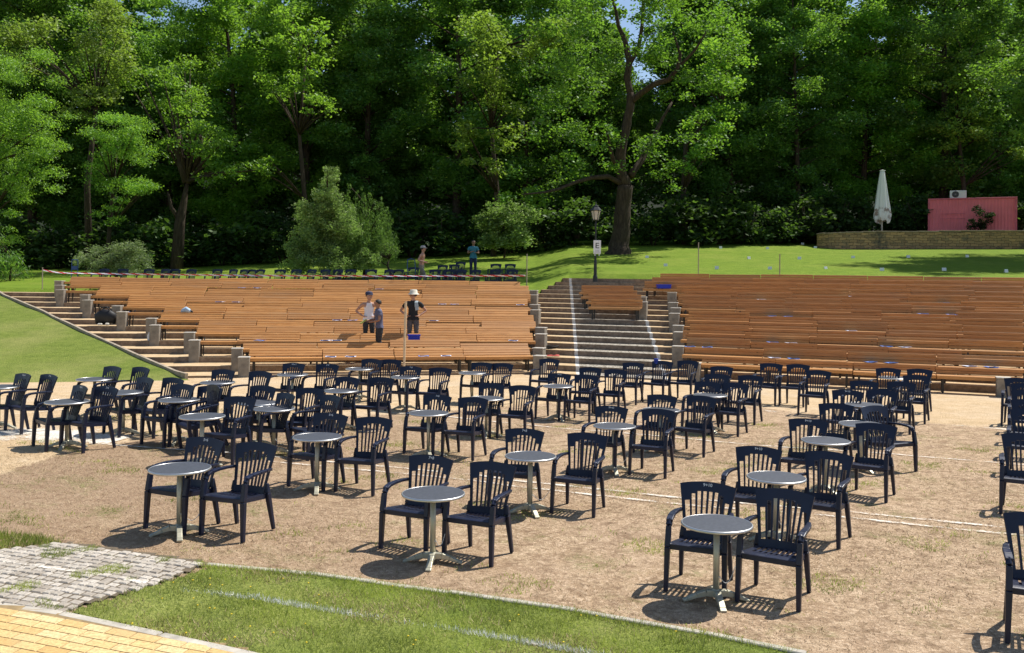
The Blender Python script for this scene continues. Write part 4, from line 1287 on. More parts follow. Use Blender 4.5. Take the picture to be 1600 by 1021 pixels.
for poly in me.polygons:
    for li in poly.loop_indices:
        vi = me.loops[li].vertex_index; k, j = divmod(vi, 4)
        uvl.data[li].uv = (lens[k], V[vi][2] + (.45 if j >= 2 else 0))
wall = tag(link('stone_wall', me, M_stone), 'low dry stone retaining wall with dark stained patches', 'wall')
mb = MB()
for k in range(n-1):
    L = lens[k+1]-lens[k]; m_ = max(1, int(L/.62))
    for j in range(m_):
        a = pts[k] + (pts[k+1]-pts[k])*(j/m_); b = pts[k] + (pts[k+1]-pts[k])*((j+1)/m_)
        za = ztop(a[0]) + .045 + random.uniform(-.012, .02)
        d = (b-a)/np.hypot(*(b-a)); nr = np.array([-d[1], d[0]])*.22
        mb.bar((a[0]+nr[0]+d[0]*.008, a[1]+nr[1]+d[1]*.008, za), (b[0]+nr[0], b[1]+nr[1], za), (.50,.075), (.50,.075), (0,0,1))
mb.build('coping', simple('coping_stone', (.26,.21,.14), .95, 0, .35, 5, .4), wall, bevel=.012)
# terrace behind wall
V = []; 
A = [ (pts[k][0], pts[k][1]+.3, ztop(pts[k][0])-.03) for k in range(n) ]
B = [ (a[0]+(4 if k > 8 else 0), 92, 6.1) for k, a in enumerate(A) ]
P = np.array([A, B]); tag(link('terrace_ground', grid_mesh('terrace_ground', P), simple('forest_soil', (.07,.055,.03), .95, 0, .3, 2)), 'ground of the raised terrace', 'ground', kind='structure')

# pink container
CY = 60.0
x0, x1 = (1453-CX)/F*CY, (1582-CX)/F*CY
def zat(py, Y, px=1500): return at(px, py, Y).z
zt = zat(309, CY); zb = 5.85
root = empty('shipping_container', ((x0+x1)/2, CY, zb), -R(23)); tag(root, 'faded pink shipping container on the raised terrace', 'container')
Wd, Hc, D_ = (x1-x0)*.97, zt-zb, 2.2
mb = MB()
nb = 26; prof = []
for k in range(nb):
    xa = -Wd/2+.12 + (Wd-.24)*k/nb; step = (Wd-.24)/nb
    prof += [(xa, .0), (xa+step*.32, .0), (xa+step*.5, .02), (xa+step*.82, .02)]
prof.append((Wd/2-.12, 0))
V = [(x, .06+d, z) for z in (.14, Hc-.10) for x, d in prof]; m_ = len(prof)
mb.add(V, [(k, k+1, m_+k+1, m_+k) for k in range(m_-1)])
mb.build('corrugated_wall', M_pink, root)
mb = MB()
mb.box((-Wd/2+.06,.06,Hc/2),(.12,.12,Hc)); mb.box((Wd/2-.06,.06,Hc/2),(.12,.12,Hc))
mb.box((0,.06,.07),(Wd-.245,.12,.14)); mb.box((0,.06,Hc-.05),(Wd-.245,.12,.10))
mb.build('steel_frame', simple('pink_frame', (.70,.15,.19), .6, 0, .2, 2), root, bevel=.008)
mb = MB(); mb.box((0, D_/2+.08, Hc-.035), (Wd-.26, D_-.16, .05)); mb.box((-Wd/2+.04,D_/2+.08,Hc/2),(.06,D_-.1,Hc-.15)); mb.box((Wd/2-.04,D_/2+.08,Hc/2),(.06,D_-.1,Hc-.15)); mb.box((0,D_,Hc/2),(Wd-.2,.05,Hc-.15))
mb.build('roof_and_sides', MATS['pink_frame'], root)
mb = MB(); hx = -Wd/2 + (1490-1453)/129*Wd
for dz in (.0, -.32): mb.box((hx, .035, Hc-1.02+dz), (1.45, .035, .035))
mb.build('hatch_rail', MATS['pink_frame'], root)
# air conditioner
root2 = empty('air_conditioner', ((1495.5-CX)/F*(CY+.8), CY+.8, zt), -R(23)); tag(root2, 'white air conditioner unit with black fan on the container roof', 'air conditioner')
mb = MB(); mb.box((0,0,.27),(.98,.38,.50)); mb.box((-.35,0,.01),(.06,.34,.06)); mb.box((.35,0,.01),(.06,.34,.06)); mb.build('casing', M_white, root2, bevel=.015)
mb = MB(); mb.lathe([(.0,0),(.20,0),(.20,.012),(.0,.012)], 24)
o = mb.build('fan_opening', M_iron, root2); o.rotation_euler = (R(90),0,0); o.location = (-.16,-.192,.27)
mb = MB()
for rr_ in (.06,.11,.16,.205): mb.tube([(rr_*math.cos(a*math.pi/10), rr_*math.sin(a*math.pi/10), .02) for a in range(21)], .006, 4)
for k in range(6): mb.bar((0,0,.02),(.205*math.cos(k*1.047),.205*math.sin(k*1.047),.02),(.01,.006),(.01,.006))
mb.lathe([(.05,.016),(.05,.026)], 12)
o = mb.build('fan_guard', simple('grey_plastic', (.2,.2,.21), .5), root2); o.rotation_euler = (R(90),0,0); o.location = (-.16,-.192,.27)
# closed parasol
PY_ = 58.0; s = F/PY_
px_ = (1377-CX)/F*PY_; zb = 5.8; zt = zat(267, PY_, 1377); zc = zat(347, PY_, 1377)
root = empty('closed_parasol', (px_, PY_, zb)); tag(root, 'closed white market parasol on the raised terrace', 'parasol')
mb = MB(); mb.tube([(0,0,-.05),(0,0,zt-zb-.1)], .055, 12); mb.build('pole', simple('parasol_pole', (.62,.62,.60), .4), root, smooth=True)
V = []; Fq = []; nn = 40; prof = [(0,.17),(.06,.20),(.25,.30),(.5,.42),(.72,.53),(.86,.60),(.93,.585),(.985,.53),(1.0,.50)]
for t, r in prof:
    for k in range(nn):
        a = 2*math.pi*k/nn
        fold = 1 + .16*math.sin(a*8)*min(1, t*2+.2) + .05*math.sin(a*3+t*4)
        rr_ = .78*r*fold*(1.0 if t < .9 else 1+.05*math.sin(a*5))
        V.append((rr_*math.cos(a), rr_*math.sin(a), (zt-zb) - t*(zt-zc) + (.10*math.sin(a*3+.5)+.05*math.sin(a*8) if t > .95 else 0)))
for j in range(len(prof)-1):
    for k in range(nn): Fq.append((j*nn+k, (j+1)*nn+k, (j+1)*nn+(k+1) % nn, j*nn+(k+1) % nn))
Fq.append(tuple(range(nn)))
m, nt, out = mat('parasol_canvas')
v = coord(nt); sep = nt.nodes.new('ShaderNodeSeparateXYZ'); nt.links.new(v, sep.inputs[0])
st = math_(nt, 'MULTIPLY', ramp(nt, noise(nt, v, 2.2, 4), [(.5, (0,)*3), (.62, (1,)*3)]), math_(nt, 'LESS_THAN', sep.outputs[2], 1.75))
principled(nt, out, mix(nt, st, (.86,.86,.84), (.30,.22,.18)), .85)
link('canopy', new_mesh('canopy', V, Fq, True), m, root)
mb = MB(); mb.lathe([(.18,zt-zb-.02),(.17,zt-zb+.02),(.03,zt-zb+.05)], 16); mb.build('cap', M_white, root)

# ================================================================== PEOPLE
def skin_mesh(name, nodes, edges, root, m, parent, sub=1, smooth=True):
    """nodes: dict name -> (x,y,z,r[,r2]); one continuous body"""
    keys = list(nodes); ix = {k: i for i, k in enumerate(keys)}
    me = bpy.data.meshes.new(name)
    me.from_pydata([nodes[k][:3] for k in keys], [(ix[a], ix[b]) for a, b in edges], [])
    o = bpy.data.objects.new(name, me); COL.objects.link(o)
    md = o.modifiers.new('skin', 'SKIN'); md.use_smooth_shade = True; md.branch_smoothing = .3
    for k in keys:
        sv = me.skin_vertices[0].data[ix[k]]
        n = nodes[k]; sv.radius = (n[3], n[4] if len(n) > 4 else n[3]); sv.use_root = (k == root)
    ss = o.modifiers.new('sub', 'SUBSURF'); ss.levels = sub; ss.render_levels = sub
    r = bake_obj(o)
    r.name = name
    return link(name, smooth_angle(r), m, parent)
M_skin = simple('skin_light', (.46,.25,.17), .55, 0, .08, 9)
M_skin2 = simple('skin_tanned', (.30,.155,.10), .55, 0, .08, 9)
M_hair = simple('dark_hair', (.02,.014,.01), .7, 0, .2, 30)
def lerp3(a, b, t): return tuple(a[i]*(1-t)+b[i]*t for i in range(3))
def figure(name, loc, yaw, label, arms, shirt, trousers, skinm, head_turn=0.0, lean=0.0, sleeves=.55, bare=False, hat=None, H=1.76, legs=None):
    k = H/1.76
    root = empty('person', loc, yaw); tag(root, label, 'person')
    root.scale = (k, k, k)
    ht = head_turn
    hx, hy = math.sin(ht), -math.cos(ht)
    cy = -lean
    Nn = {'pel': (0,0,.96,.155,.115), 'wai': (0,cy*.35,1.10,.135,.105), 'che': (0,cy*.75,1.30,.165,.115), 'nec0': (0,cy,1.46,.070,.066), 'nec': (0,cy-.015,1.53,.050,.050),
          'hea0': (hx*.012,cy-.02+hy*.012,1.605,.090,.098), 'hea1': (hx*.008,cy-.02+hy*.008,1.675,.104,.116), 'hea2': (0,cy-.015,1.735,.080,.090)}
    E = [('pel','wai'),('wai','che'),('che','nec0'),('nec0','nec'),('nec','hea0'),('hea0','hea1'),('hea1','hea2')]
    # face: nose, chin, ears
    c = (0, cy-.02)
    Nn['nose'] = (c[0]+hx*.125, c[1]+hy*.125, 1.645, .014); Nn['chin'] = (c[0]+hx*.085, c[1]+hy*.085, 1.575, .022)
    Nn['earL'] = (c[0]-hy*.095, c[1]+hx*.095, 1.655, .014); Nn['earR'] = (c[0]+hy*.095, c[1]-hx*.095, 1.655, .014)
    E += [('hea1','nose'),('hea0','chin'),('hea1','earL'),('hea1','earR')]
    LG = legs or {-1: ((-.105,-.03,.50), (-.12,.03,.09)), 1: ((.105,-.03,.50), (.12,.03,.09))}
    for s in (-1, 1):
        n = 'R' if s < 0 else 'L'
        kn, an = LG[s]
        Nn['hip'+n] = (s*.092,0,.88,.095,.095); Nn['thi'+n] = lerp3((s*.098,-.01,.86), kn, .5) + (.078,); Nn['kne'+n] = kn + (.056,); Nn['cal'+n] = lerp3(kn, an, .35) + (.058,)
        Nn['ank'+n] = an + (.038,); Nn['toe'+n] = (an[0]+s*.02, an[1]-.15, .035, .035)
        E += [('pel','hip'+n),('hip'+n,'thi'+n),('thi'+n,'kne'+n),('kne'+n,'cal'+n),('cal'+n,'ank'+n),('ank'+n,'toe'+n)]
        el, wr, hd = arms[s]
        sh = (s*.185, cy*.9, 1.405)
        Nn['sho'+n] = sh + (.064,); Nn['upa'+n] = lerp3(sh, el, .5) + (.050,); Nn['elb'+n] = el + (.040,); Nn['for'+n] = lerp3(el, wr, .4) + (.040,); Nn['wri'+n] = wr + (.026,)
        w = Vector(wr); h = Vector(hd); d = (h-w); L = .10; d = d.normalized()
        palm = w + d*.055
        Nn['pal'+n] = tuple(palm) + (.036,.022)
        E += [('che','sho'+n),('sho'+n,'upa'+n),('upa'+n,'elb'+n),('elb'+n,'for'+n),('for'+n,'wri'+n),('wri'+n,'pal'+n)]
        side = d.cross(Vector((0,0,1))); 
        if side.length < .1: side = Vector((0,1,0))
        side.normalize(); dn = d.cross(side)
        for f in range(4):
            o = side*((f-1.5)*.020); ln = (.062,.075,.070,.052)[f]
            b = palm + d*.035 + o; m1 = b + d*ln*.5 - dn*.006; m2 = b + d*ln + dn*(-.024)
            for q, (pp, rr_) in enumerate(((b,.010),(m1,.009),(m2,.007))): Nn['f%d%d%s' % (f,q,n)] = tuple(pp) + (rr_,)
            E += [('pal'+n,'f%d0%s' % (f,n)),('f%d0%s' % (f,n),'f%d1%s' % (f,n)),('f%d1%s' % (f,n),'f%d2%s' % (f,n))]
        tb = palm - d*.01 + side*(-.036*s); Nn['t0'+n] = tuple(tb) + (.012,); Nn['t1'+n] = tuple(tb + d*.04 - side*.018*s) + (.009,)
        E += [('pal'+n,'t0'+n),('t0'+n,'t1'+n)]
    bo = skin_mesh('body', Nn, E, 'pel', skinm, root, sub=2)
    me = bo.data; nv = len(me.vertices)
    co = np.zeros(nv*3, np.float32); me.vertices.foreach_get('co', co); co = co.reshape(-1, 3)
    no = np.zeros(nv*3, np.float32); me.vertices.foreach_get('normal', no); no = no.reshape(-1, 3)
    best = np.full(nv, 1e9); seg = np.zeros(nv, int); par = np.zeros(nv)
    for q, (k1, k2) in enumerate(E):
        A = np.array(Nn[k1][:3]); B = np.array(Nn[k2][:3]); d = B-A
        t = np.clip(((co-A) @ d)/(d @ d), 0, 1); dist = np.linalg.norm(co - (A + t[:, None]*d), axis=1) / (Nn[k1][3]*(1-t) + Nn[k2][3]*t)
        m_ = dist < best; best[m_] = dist[m_]; seg[m_] = q; par[m_] = t[m_]
    TORSO = {('pel','wai'),('wai','che'),('che','nec0')} | {('pel','hip'+n) for n in 'RL'} | {('che','sho'+n) for n in 'RL'}
    LEG = {(x+n, y+n) for n in 'RL' for x, y in (('hip','thi'),('thi','kne'),('kne','cal'),('cal','ank'))} | {('pel','hip'+n) for n in 'RL'}
    isT = np.array([e in TORSO for e in E])[seg]; isL = np.array([e in LEG for e in E])[seg]
    up1 = np.array([e[0][:3] == 'sho' and e[1][:3] == 'upa' for e in E])[seg]; up2 = np.array([e[0][:3] == 'upa' for e in E])[seg]
    shs = np.array([e[0] == 'che' and e[1][:3] == 'sho' for e in E])[seg]
    z = co[:, 2]
    if sleeves: arm = up1 | (up2 & (par < (sleeves-.5)*2))
    else: arm = np.zeros(nv, bool)
    wearS = ((isT & (z > .87) & (z < (1.50 if sleeves else 1.44))) | (isL & (z > .87)) | arm)
    if not sleeves: wearS &= ~(shs & (par > .62))
    wearT = ((isL & (z > .10)) | (isT & (z < 1.0)))
    def garment(nm, mask, off, m):
        ids = [p_.vertices[:] for p_ in me.polygons if all(mask[v] for v in p_.vertices)]
        used_ = sorted({v for f in ids for v in f}); mp = {v: i for i, v in enumerate(used_)}
        V = [tuple(co[v] + no[v]*off(co[v])) for v in used_]
        link(nm, new_mesh(nm, V, [[mp[v] for v in f] for f in ids], True), m, root)
    if shirt is not None: garment('shirt', wearS, lambda c_: .014 + .010*math.sin(c_[2]*38 + c_[0]*21)**2 + (.012 if c_[2] < .95 else 0), shirt)
    garment('trousers', wearT, lambda c_: .010 + .008*math.sin(c_[2]*30 + c_[0]*9)**2, trousers)
    for n in 'RL':
        a = Nn['ank'+n]; t = Nn['toe'+n]
        skin_mesh('shoe', {'a': (a[0],a[1]+.03,.045,.045), 'b': (a[0]*.6+t[0]*.4,a[1]-.05,.045,.046), 'c': (t[0],t[1]-.02,.035,.038)}, [('a','b'),('b','c')], 'b', MATS['black_nylon'], root)
    # hair cap
    mb = MB(); vsx, fsx = [], []
    cx_, cy_, cz_ = -hx*.012, cy-.02-hy*.012, 1.668
    nseg, nr = 16, 8
    for j in range(nr+1):
        th = (math.pi*.62)*j/nr
        for q in range(nseg):
            a = 2*math.pi*q/nseg
            front = math.cos(a - math.atan2(hy, hx))
            tt = th*(1 - .52*max(0, front))
            rx = .106 + .004*math.sin(q*3.1+j)
            vsx.append((cx_ + rx*math.sin(tt)*math.cos(a), cy_ + rx*1.06*math.sin(tt)*math.sin(a), cz_ + .108*math.cos(tt)))
    for j in range(nr):
        for q in range(nseg): fsx.append((j*nseg+q, (j+1)*nseg+q, (j+1)*nseg+(q+1) % nseg, j*nseg+(q+1) % nseg))
    link('hair', new_mesh('hair', vsx, fsx, True), M_hair, root)
    # eyes
    for s in (-1, 1):
        mb = MB(); e = (c[0]+hx*.096 + s*hy*.034, c[1]+hy*.096 - s*hx*.034, 1.672)
        vv, ff = blob(e, .013, n=8, m=5, wob=0); mb.add(vv, ff); mb.build('eye', M_iron, root, smooth=True)
    if hat:
        kind, hm = hat; mb = MB()
        ha = math.atan2(hy, hx)
        if kind == 'bucket':
            mb.lathe([(.180,1.675),(.175,1.682),(.122,1.722),(.114,1.80),(.098,1.822),(.0,1.828)], 20, (cx_, cy_, 0))
            mb.build('sun_hat', hm, root, smooth=True)
        else:
            for j in range(6):
                pass
            mb.lathe([(.120,1.70),(.122,1.73),(.106,1.775),(.06,1.80),(.0,1.805)], 18, (cx_, cy_, 0))
            V = []
            for zz in (1.700, 1.712):
                for t in (-1, -.5, 0, .5, 1):
                    V.append((cx_ + .115*math.cos(ha+t*1.0), cy_ + .115*math.sin(ha+t*1.0), zz))
                for t in (1, .5, 0, -.5, -1):
                    V.append((cx_ + (.14+.06*(1-t*t))*math.cos(ha+t*.75), cy_ + (.14+.06*(1-t*t))*math.sin(ha+t*.75), zz-.012))
            Fv = [tuple(range(10)), tuple(reversed(range(10, 20)))] + [(q, (q+1) % 10, 10+(q+1) % 10, 10+q) for q in range(10)]
            mb.add(V, Fv)
            mb.build('cap', hm, root, smooth=False)
    return root
M_tank = simple('white_cotton', (.80,.79,.82), .8, 0, .04)
M_navy = simple('slate_blue_cotton', (.10,.105,.17), .8, 0, .12)
M_black = simple('black_cotton', (.012,.014,.016), .8, 0, .1)
M_darktr = simple('charcoal_trousers', (.03,.032,.036), .85)
M_greytr = simple('grey_shorts', (.10,.09,.09), .85)
M_khaki = simple('khaki_trousers', (.22,.19,.15), .85)
M_jeans = simple('dark_jeans', (.02,.028,.07), .85)
M_teal = simple('teal_cotton', (.04,.20,.26), .8, 0, .15, 10)
HIPS = {-1: ((-.40,.10,1.17), (-.20,-.06,1.03), (-.10,-.14,1.0)), 1: ((.40,.10,1.17), (.20,-.06,1.03), (.10,-.14,1.0))}
def rowstand(i, px, off):
    q = rowpt(i, px); x = q[0]; y = q[1] + off
    return Vector(((px-CX)/F*y, y, ZL(i) + float(zlat(px))))
figure('person', rowstand(3, 577, .10), R(12), 'man in white sleeveless shirt and dark cap, hands on hips among the benches', HIPS, M_tank, M_darktr, M_skin, head_turn=R(20), sleeves=0, hat=('cap', simple('navy_cap', (.03,.035,.08), .8)), H=1.76)
FWD = {-1: ((-.24,-.10,1.14), (-.14,-.33,1.12), (-.08,-.45,1.12)), 1: ((.24,-.08,1.13), (.12,-.32,1.08), (.05,-.44,1.08))}
p2 = figure('person', rowstand(2, 594, .10), -R(68), 'dark haired man in slate blue T-shirt holding a folder, turned to the left', FWD, M_navy, M_darktr, M_skin2, head_turn=R(-8), lean=.05, H=1.72)
fd = Vector((math.sin(-R(68)), -math.cos(-R(68)), 0))
mb = MB(); mb.box((0,0,0), (.17,.22,.016), Matrix.Rotation(R(35), 3, 'X')); mb.box((.01,-.01,.014), (.15,.19,.005), Matrix.Rotation(R(35), 3, 'X'))
o = mb.build('folder', simple('yellow_green_card', (.42,.45,.10), .6), loc=p2.location + fd*.50 + Vector((0,0,1.06)), rotz=-R(68)); tag(o, 'yellow green folder held by the man in slate blue', 'folder')
p3 = figure('person', rowstand(3, 646, .10), R(2), 'man in black T-shirt and pale sun hat, hands on hips among the benches', HIPS, M_black, M_greytr, M_skin, head_turn=-R(48), hat=('bucket', simple('cream_canvas_hat', (.74,.70,.58), .85)), H=1.80)
M_towel = simple('grey_towel', (.36,.42,.44), .9)
mb = MB()
for a, b in (((.10,-.155,1.46), (.12,-.175,1.33)), ((.12,-.175,1.33), (.14,-.172,1.22)), ((.10,-.155,1.46), (.11,-.05,1.51)), ((.11,-.05,1.51), (.12,.10,1.47)), ((.12,.10,1.47), (.12,.16,1.3))):
    mb.bar(a, b, (.10,.016), (.12,.016), (0,1,0) if abs(a[2]-b[2]) > abs(a[1]-b[1]) else (0,0,1))
o = mb.build('towel', M_towel, bevel=.006, loc=p3.location); o.rotation_euler = p3.rotation_euler; tag(o, 'grey towel slung over the shoulder of the man in black', 'towel')
def lawnspot(px, Y): x = (px-CX)/F*Y; return Vector((x, Y, float(hill(x, Y))))
WALK = {-1: ((-.10,-.2,.52), (-.11,-.18,.09)), 1: ((.10,.02,.50), (.11,.22,.11))}
ARMB = {-1: ((-.27,.06,1.16), (-.22,-.22,1.10), (-.20,-.33,1.12)), 1: ((.27,.08,1.16), (.22,-.18,1.06), (.18,-.30,1.06))}
figure('person', lawnspot(658, 40.6), R(78), 'shirtless man in khaki trousers and grey cap walking right behind the tape', ARMB, None, M_khaki, M_skin, head_turn=0, lean=.06, hat=('cap', simple('grey_cap', (.30,.30,.31), .8)), H=1.80, legs=WALK)
ARMF = {-1: ((-.27,-.02,1.14), (-.10,-.24,1.20), (0,-.26,1.24)), 1: ((.27,-.02,1.14), (.12,-.24,1.16), (.02,-.27,1.18))}
figure('person', lawnspot(739, 45.5), R(10), 'man in teal T-shirt and dark jeans standing on the shaded upper lawn', ARMF, M_teal, M_jeans, M_skin2, head_turn=R(10), H=1.78)
# hand truck beside the shirtless man
p = lawnspot(643, 40.2)
root = empty('hand_truck', p, R(20)); tag(root, 'blue steel hand truck standing behind the tape', 'hand truck')
mb = MB()
for s in (-1, 1): mb.tube([(s*.18,0,.12),(s*.18,.05,.9),(s*.16,.10,1.25)], .018, 8)
for z in (.3,.55,.8): mb.tube([(-.18,.03,z),(.18,.03,z)], .012, 6)
mb.tube([(-.16,.10,1.25),(0,.12,1.30),(.16,.10,1.25)], .018, 8)
mb.build('frame', simple('blue_steel', (.03,.07,.22), .4, .3), root, smooth=True)
mb = MB(); mb.box((0,-.12,.03),(.42,.25,.012)); mb.build('toe_plate', MATS['blue_steel'], root)
for s in (-1,1):
    mb = MB(); mb.tube([(s*.20,.08,.11),(s*.26,.08,.11)], .11, 16); mb.build('wheel', MATS['black_rubber'], root)
# small cart by the left juniper
p = lawnspot(116, 41.0); p = Vector((p.x, p.y, p.z))
root = empty('folding_trolley', p, R(5)); tag(root, 'blue folding trolley frame beside the low juniper', 'trolley')
mb = MB()
for s in (-1,1): mb.tube([(s*.13,0,.1),(s*.13,.06,1.2)], .015, 8)
mb.tube([(-.13,.06,1.2),(.13,.06,1.2)], .022, 8); mb.box((0,.03,.85),(.22,.02,.16)); mb.tube([(-.13,.03,.4),(.13,.03,.4)], .012, 6)
mb.build('frame', MATS['blue_steel'], root)
mb = MB(); mb.box((0,-.12,.09),(.34,.26,.02)); mb.build('plate', MATS['blue_steel'], root)
# ================================================================== TREES
M_leafA = leafmat('maple_leaves', (.040,.092,.020), (.115,.22,.018), .6)
M_leafB = leafmat('robinia_leaves', (.055,.125,.016), (.15,.27,.02), .5)
M_leafC = leafmat('grey_green_leaves', (.115,.175,.060), (.10,.17,.03), .55, .03)
M_leafD = leafmat('juniper_sprays', (.065,.125,.030), (.06,.11,.015), .5, .02)
M_leafE = leafmat('understory_leaves', (.042,.090,.022), (.105,.20,.018), .65)
def leaf_quads(C, size, rng, droop=.35, aspect=.62, up=.75):
    n = len(C)
    a = rng.uniform(0, 2*np.pi, n)
    d = np.stack([np.cos(a), np.sin(a), -droop + rng.normal(0, .35, n)], -1); d /= np.linalg.norm(d, axis=1)[:, None]
    nrm = np.stack([rng.normal(0, .7, n), rng.normal(0, .7, n), np.full(n, up)], -1); nrm /= np.linalg.norm(nrm, axis=1)[:, None]
    s = np.cross(d, nrm); s /= np.maximum(np.linalg.norm(s, axis=1)[:, None], 1e-6)
    L = (size*rng.uniform(.65, 1.35, n))[:, None]; W = L*aspect
    return np.stack([C - d*L*.5, C + s*W*.5 - d*L*.05, C + d*L*.5, C - s*W*.5 - d*L*.05], 1)
def clump_points(c, r, n, rng, flat=.6, tight=1.0):
    """leaves of a branch spray: denser outside and on top"""
    v = rng.normal(0, 1, (n, 3)); v /= np.linalg.norm(v, axis=1)[:, None]
    rad = np.abs(rng.normal(.62, .30*tight, n)) + .10*tight*rng.exponential(1.0, n)
    p = v*rad[:, None]
    p *= np.array([r, r, r*flat])
    p[:, 2] -= .16*(p[:, 0]**2 + p[:, 1]**2)/max(r, .1)*.6
    return c + p
def crown_mesh(name, clumps, per, size, seed, flat=.55, droop=.35, aspect=.62, up=.75, tight=1.0):
    rng = np.random.default_rng(seed)
    P = []; T = []
    for c, r in clumps:
        n = max(12, int(per*r*r))
        P.append(clump_points(np.array(c), r, n, rng, flat, tight)); T.append(np.clip(rng.normal(rng.uniform(.25, .75), .2, n), 0, 1))
    P = np.concatenate(P); T = np.concatenate(T)
    return quad_mesh(name, leaf_quads(P, size, rng, droop, aspect, up), 4, T)
def tree_shape(rng, H, base, Rw, nb=26, tr=.28, lean=0.0, gap=.0):
    """trunk polyline, limbs and clump list for a tree of height H with crown from base"""
    mb = MB(); rnd = random.Random(int(rng.integers(1e9)))
    lx, ly = rng.normal(0, .6), rng.normal(0, .6)
    T = [Vector((lx*t*t + .15*math.sin(t*5+lx), ly*t*t + .15*math.cos(t*4+ly), H*.93*t)) for t in np.linspace(0, 1, 9)]
    mb.tube([T[0]-Vector((0,0,.6))] + T, [tr*1.25, tr*1.1] + [tr*(1-.85*t) for t in np.linspace(.05, 1, 8)], 9, wob=.12, rnd=rnd)
    cl = []
    for k in range(nb):
        t = base + (1-base)*(k+rng.uniform(.1, .9))/nb
        h = t*H*.93; i = min(7, int(t*8)); p0 = T[i].lerp(T[i+1], t*8-i)
        a = k*2.399 + rng.normal(0, .4)
        prof = math.sin(math.pi*min(1, max(.06, ((t-base)/(1-base))*.86+.12)))**.7
        L = Rw*prof*rng.uniform(.72, 1.12)
        tip = p0 + Vector((math.cos(a)*L, math.sin(a)*L, L*rng.uniform(.05, .45)))
        mid = p0.lerp(tip, .55) + Vector((0, 0, L*.10))
        mb.tube([p0, mid, tip], [tr*.34*(1-t*.6), tr*.2*(1-t*.6), .02], 5, rnd=rnd)
        nsub = 3 if L < 2 else 6
        for q in range(nsub):
            s = .42 + .62*(q+.5)/nsub
            c = p0.lerp(tip, s) + Vector((rng.normal(0, .16)*L, rng.normal(0, .16)*L, rng.normal(.1, .22)*L*.5))
            if rng.random() > gap: cl.append((tuple(c), float(rng.uniform(.45, 1.15)*(.55+.16*min(L, 4)))))
    cl.append((tuple(T[-1]), 1.1))
    return mb, cl
VAR = []; VLO = []
for k in range(5):
    rng = np.random.default_rng(100+k)
    H = [24, 21, 25, 19, 22][k]; base = [.12, .08, .17, .06, .13][k]; Rw = [4.4, 4.0, 4.6, 4.2, 3.6][k]
    mb, cl = tree_shape(rng, H, base, Rw, nb=40, tr=[.30,.26,.34,.24,.22][k])
    VAR.append((mb.mesh('trunk', True), crown_mesh('crown', cl, 370, .19, 40+k), H))
    if k < 3: VLO.append(crown_mesh('woods', cl, 150, .36, 60+k))
def forest_tree(k, x, y, z, rot, sc, label, leaf, group='tall trees of the wood behind the lawn'):
    tm, cm, H = VAR[k]
    root = empty('tree', (x, y, z), rot); root.scale = (sc, sc, sc)
    tag(root, label, 'tree', group)
    link('trunk', tm, M_bark, root); o = link('crown', cm, None, root)
    if len(cm.materials) == 0: cm.materials.append(M_leafA)
    if leaf is not None:
        o.material_slots[0].link = 'OBJECT'; o.material_slots[0].material = leaf
    return root
rng = np.random.default_rng(5)
def zh(x, y): return float(hill(x, y))
PLACE = ['at the far left edge of the wood', 'behind the bright robinias at left', 'behind the low juniper', 'between low juniper and conifer bush', 'just left of the conifer bush', 'behind the conifer bush', 'right of the conifer bush', 'behind the pale shrub', 'between the pale shrub and the big forked tree', 'behind the big forked tree', 'just right of the big forked tree', 'between forked tree and closed parasol', 'left of the closed parasol', 'behind the closed parasol', 'between parasol and pink container', 'behind the pink container', 'at the right edge of the wood']
pxs = np.linspace(-60, 1680, len(PLACE))
for k, px in enumerate(pxs):
    y = 65 + rng.uniform(-1.5, 2.5)
    if 900 < px < 1030: y += 5
    if px > 1270: y = 69 + rng.uniform(-1, 3)
    x = (px-CX)/F*y + rng.uniform(-.8, .8)
    z = zh(x, y) if px < 1270 else 6.0
    v = int(rng.integers(5))
    lf = [M_leafA, M_leafA, M_leafE, M_leafB][int(rng.integers(4))]
    forest_tree(v, x, y, z-.1, rng.uniform(0, 6.28), rng.uniform(.95, 1.15)*(.72 if 900 < px < 1030 else 1), 'tall leafy tree ' + PLACE[k], lf)
forest_tree(1, 33.8, 45.8, 3.6, 2.0, .95, 'tree added farther out beyond the right picture edge, widening the shade on the lawn', M_leafE)  # second tree put in off view to broaden the lawn shadow
forest_tree(2, 30.6, 48.8, 4.0, 1.0, 1.0, 'tree added beyond the right picture edge to shade the lawn by the wall', M_leafA)  # added off view to throw shade on the right of the lawn
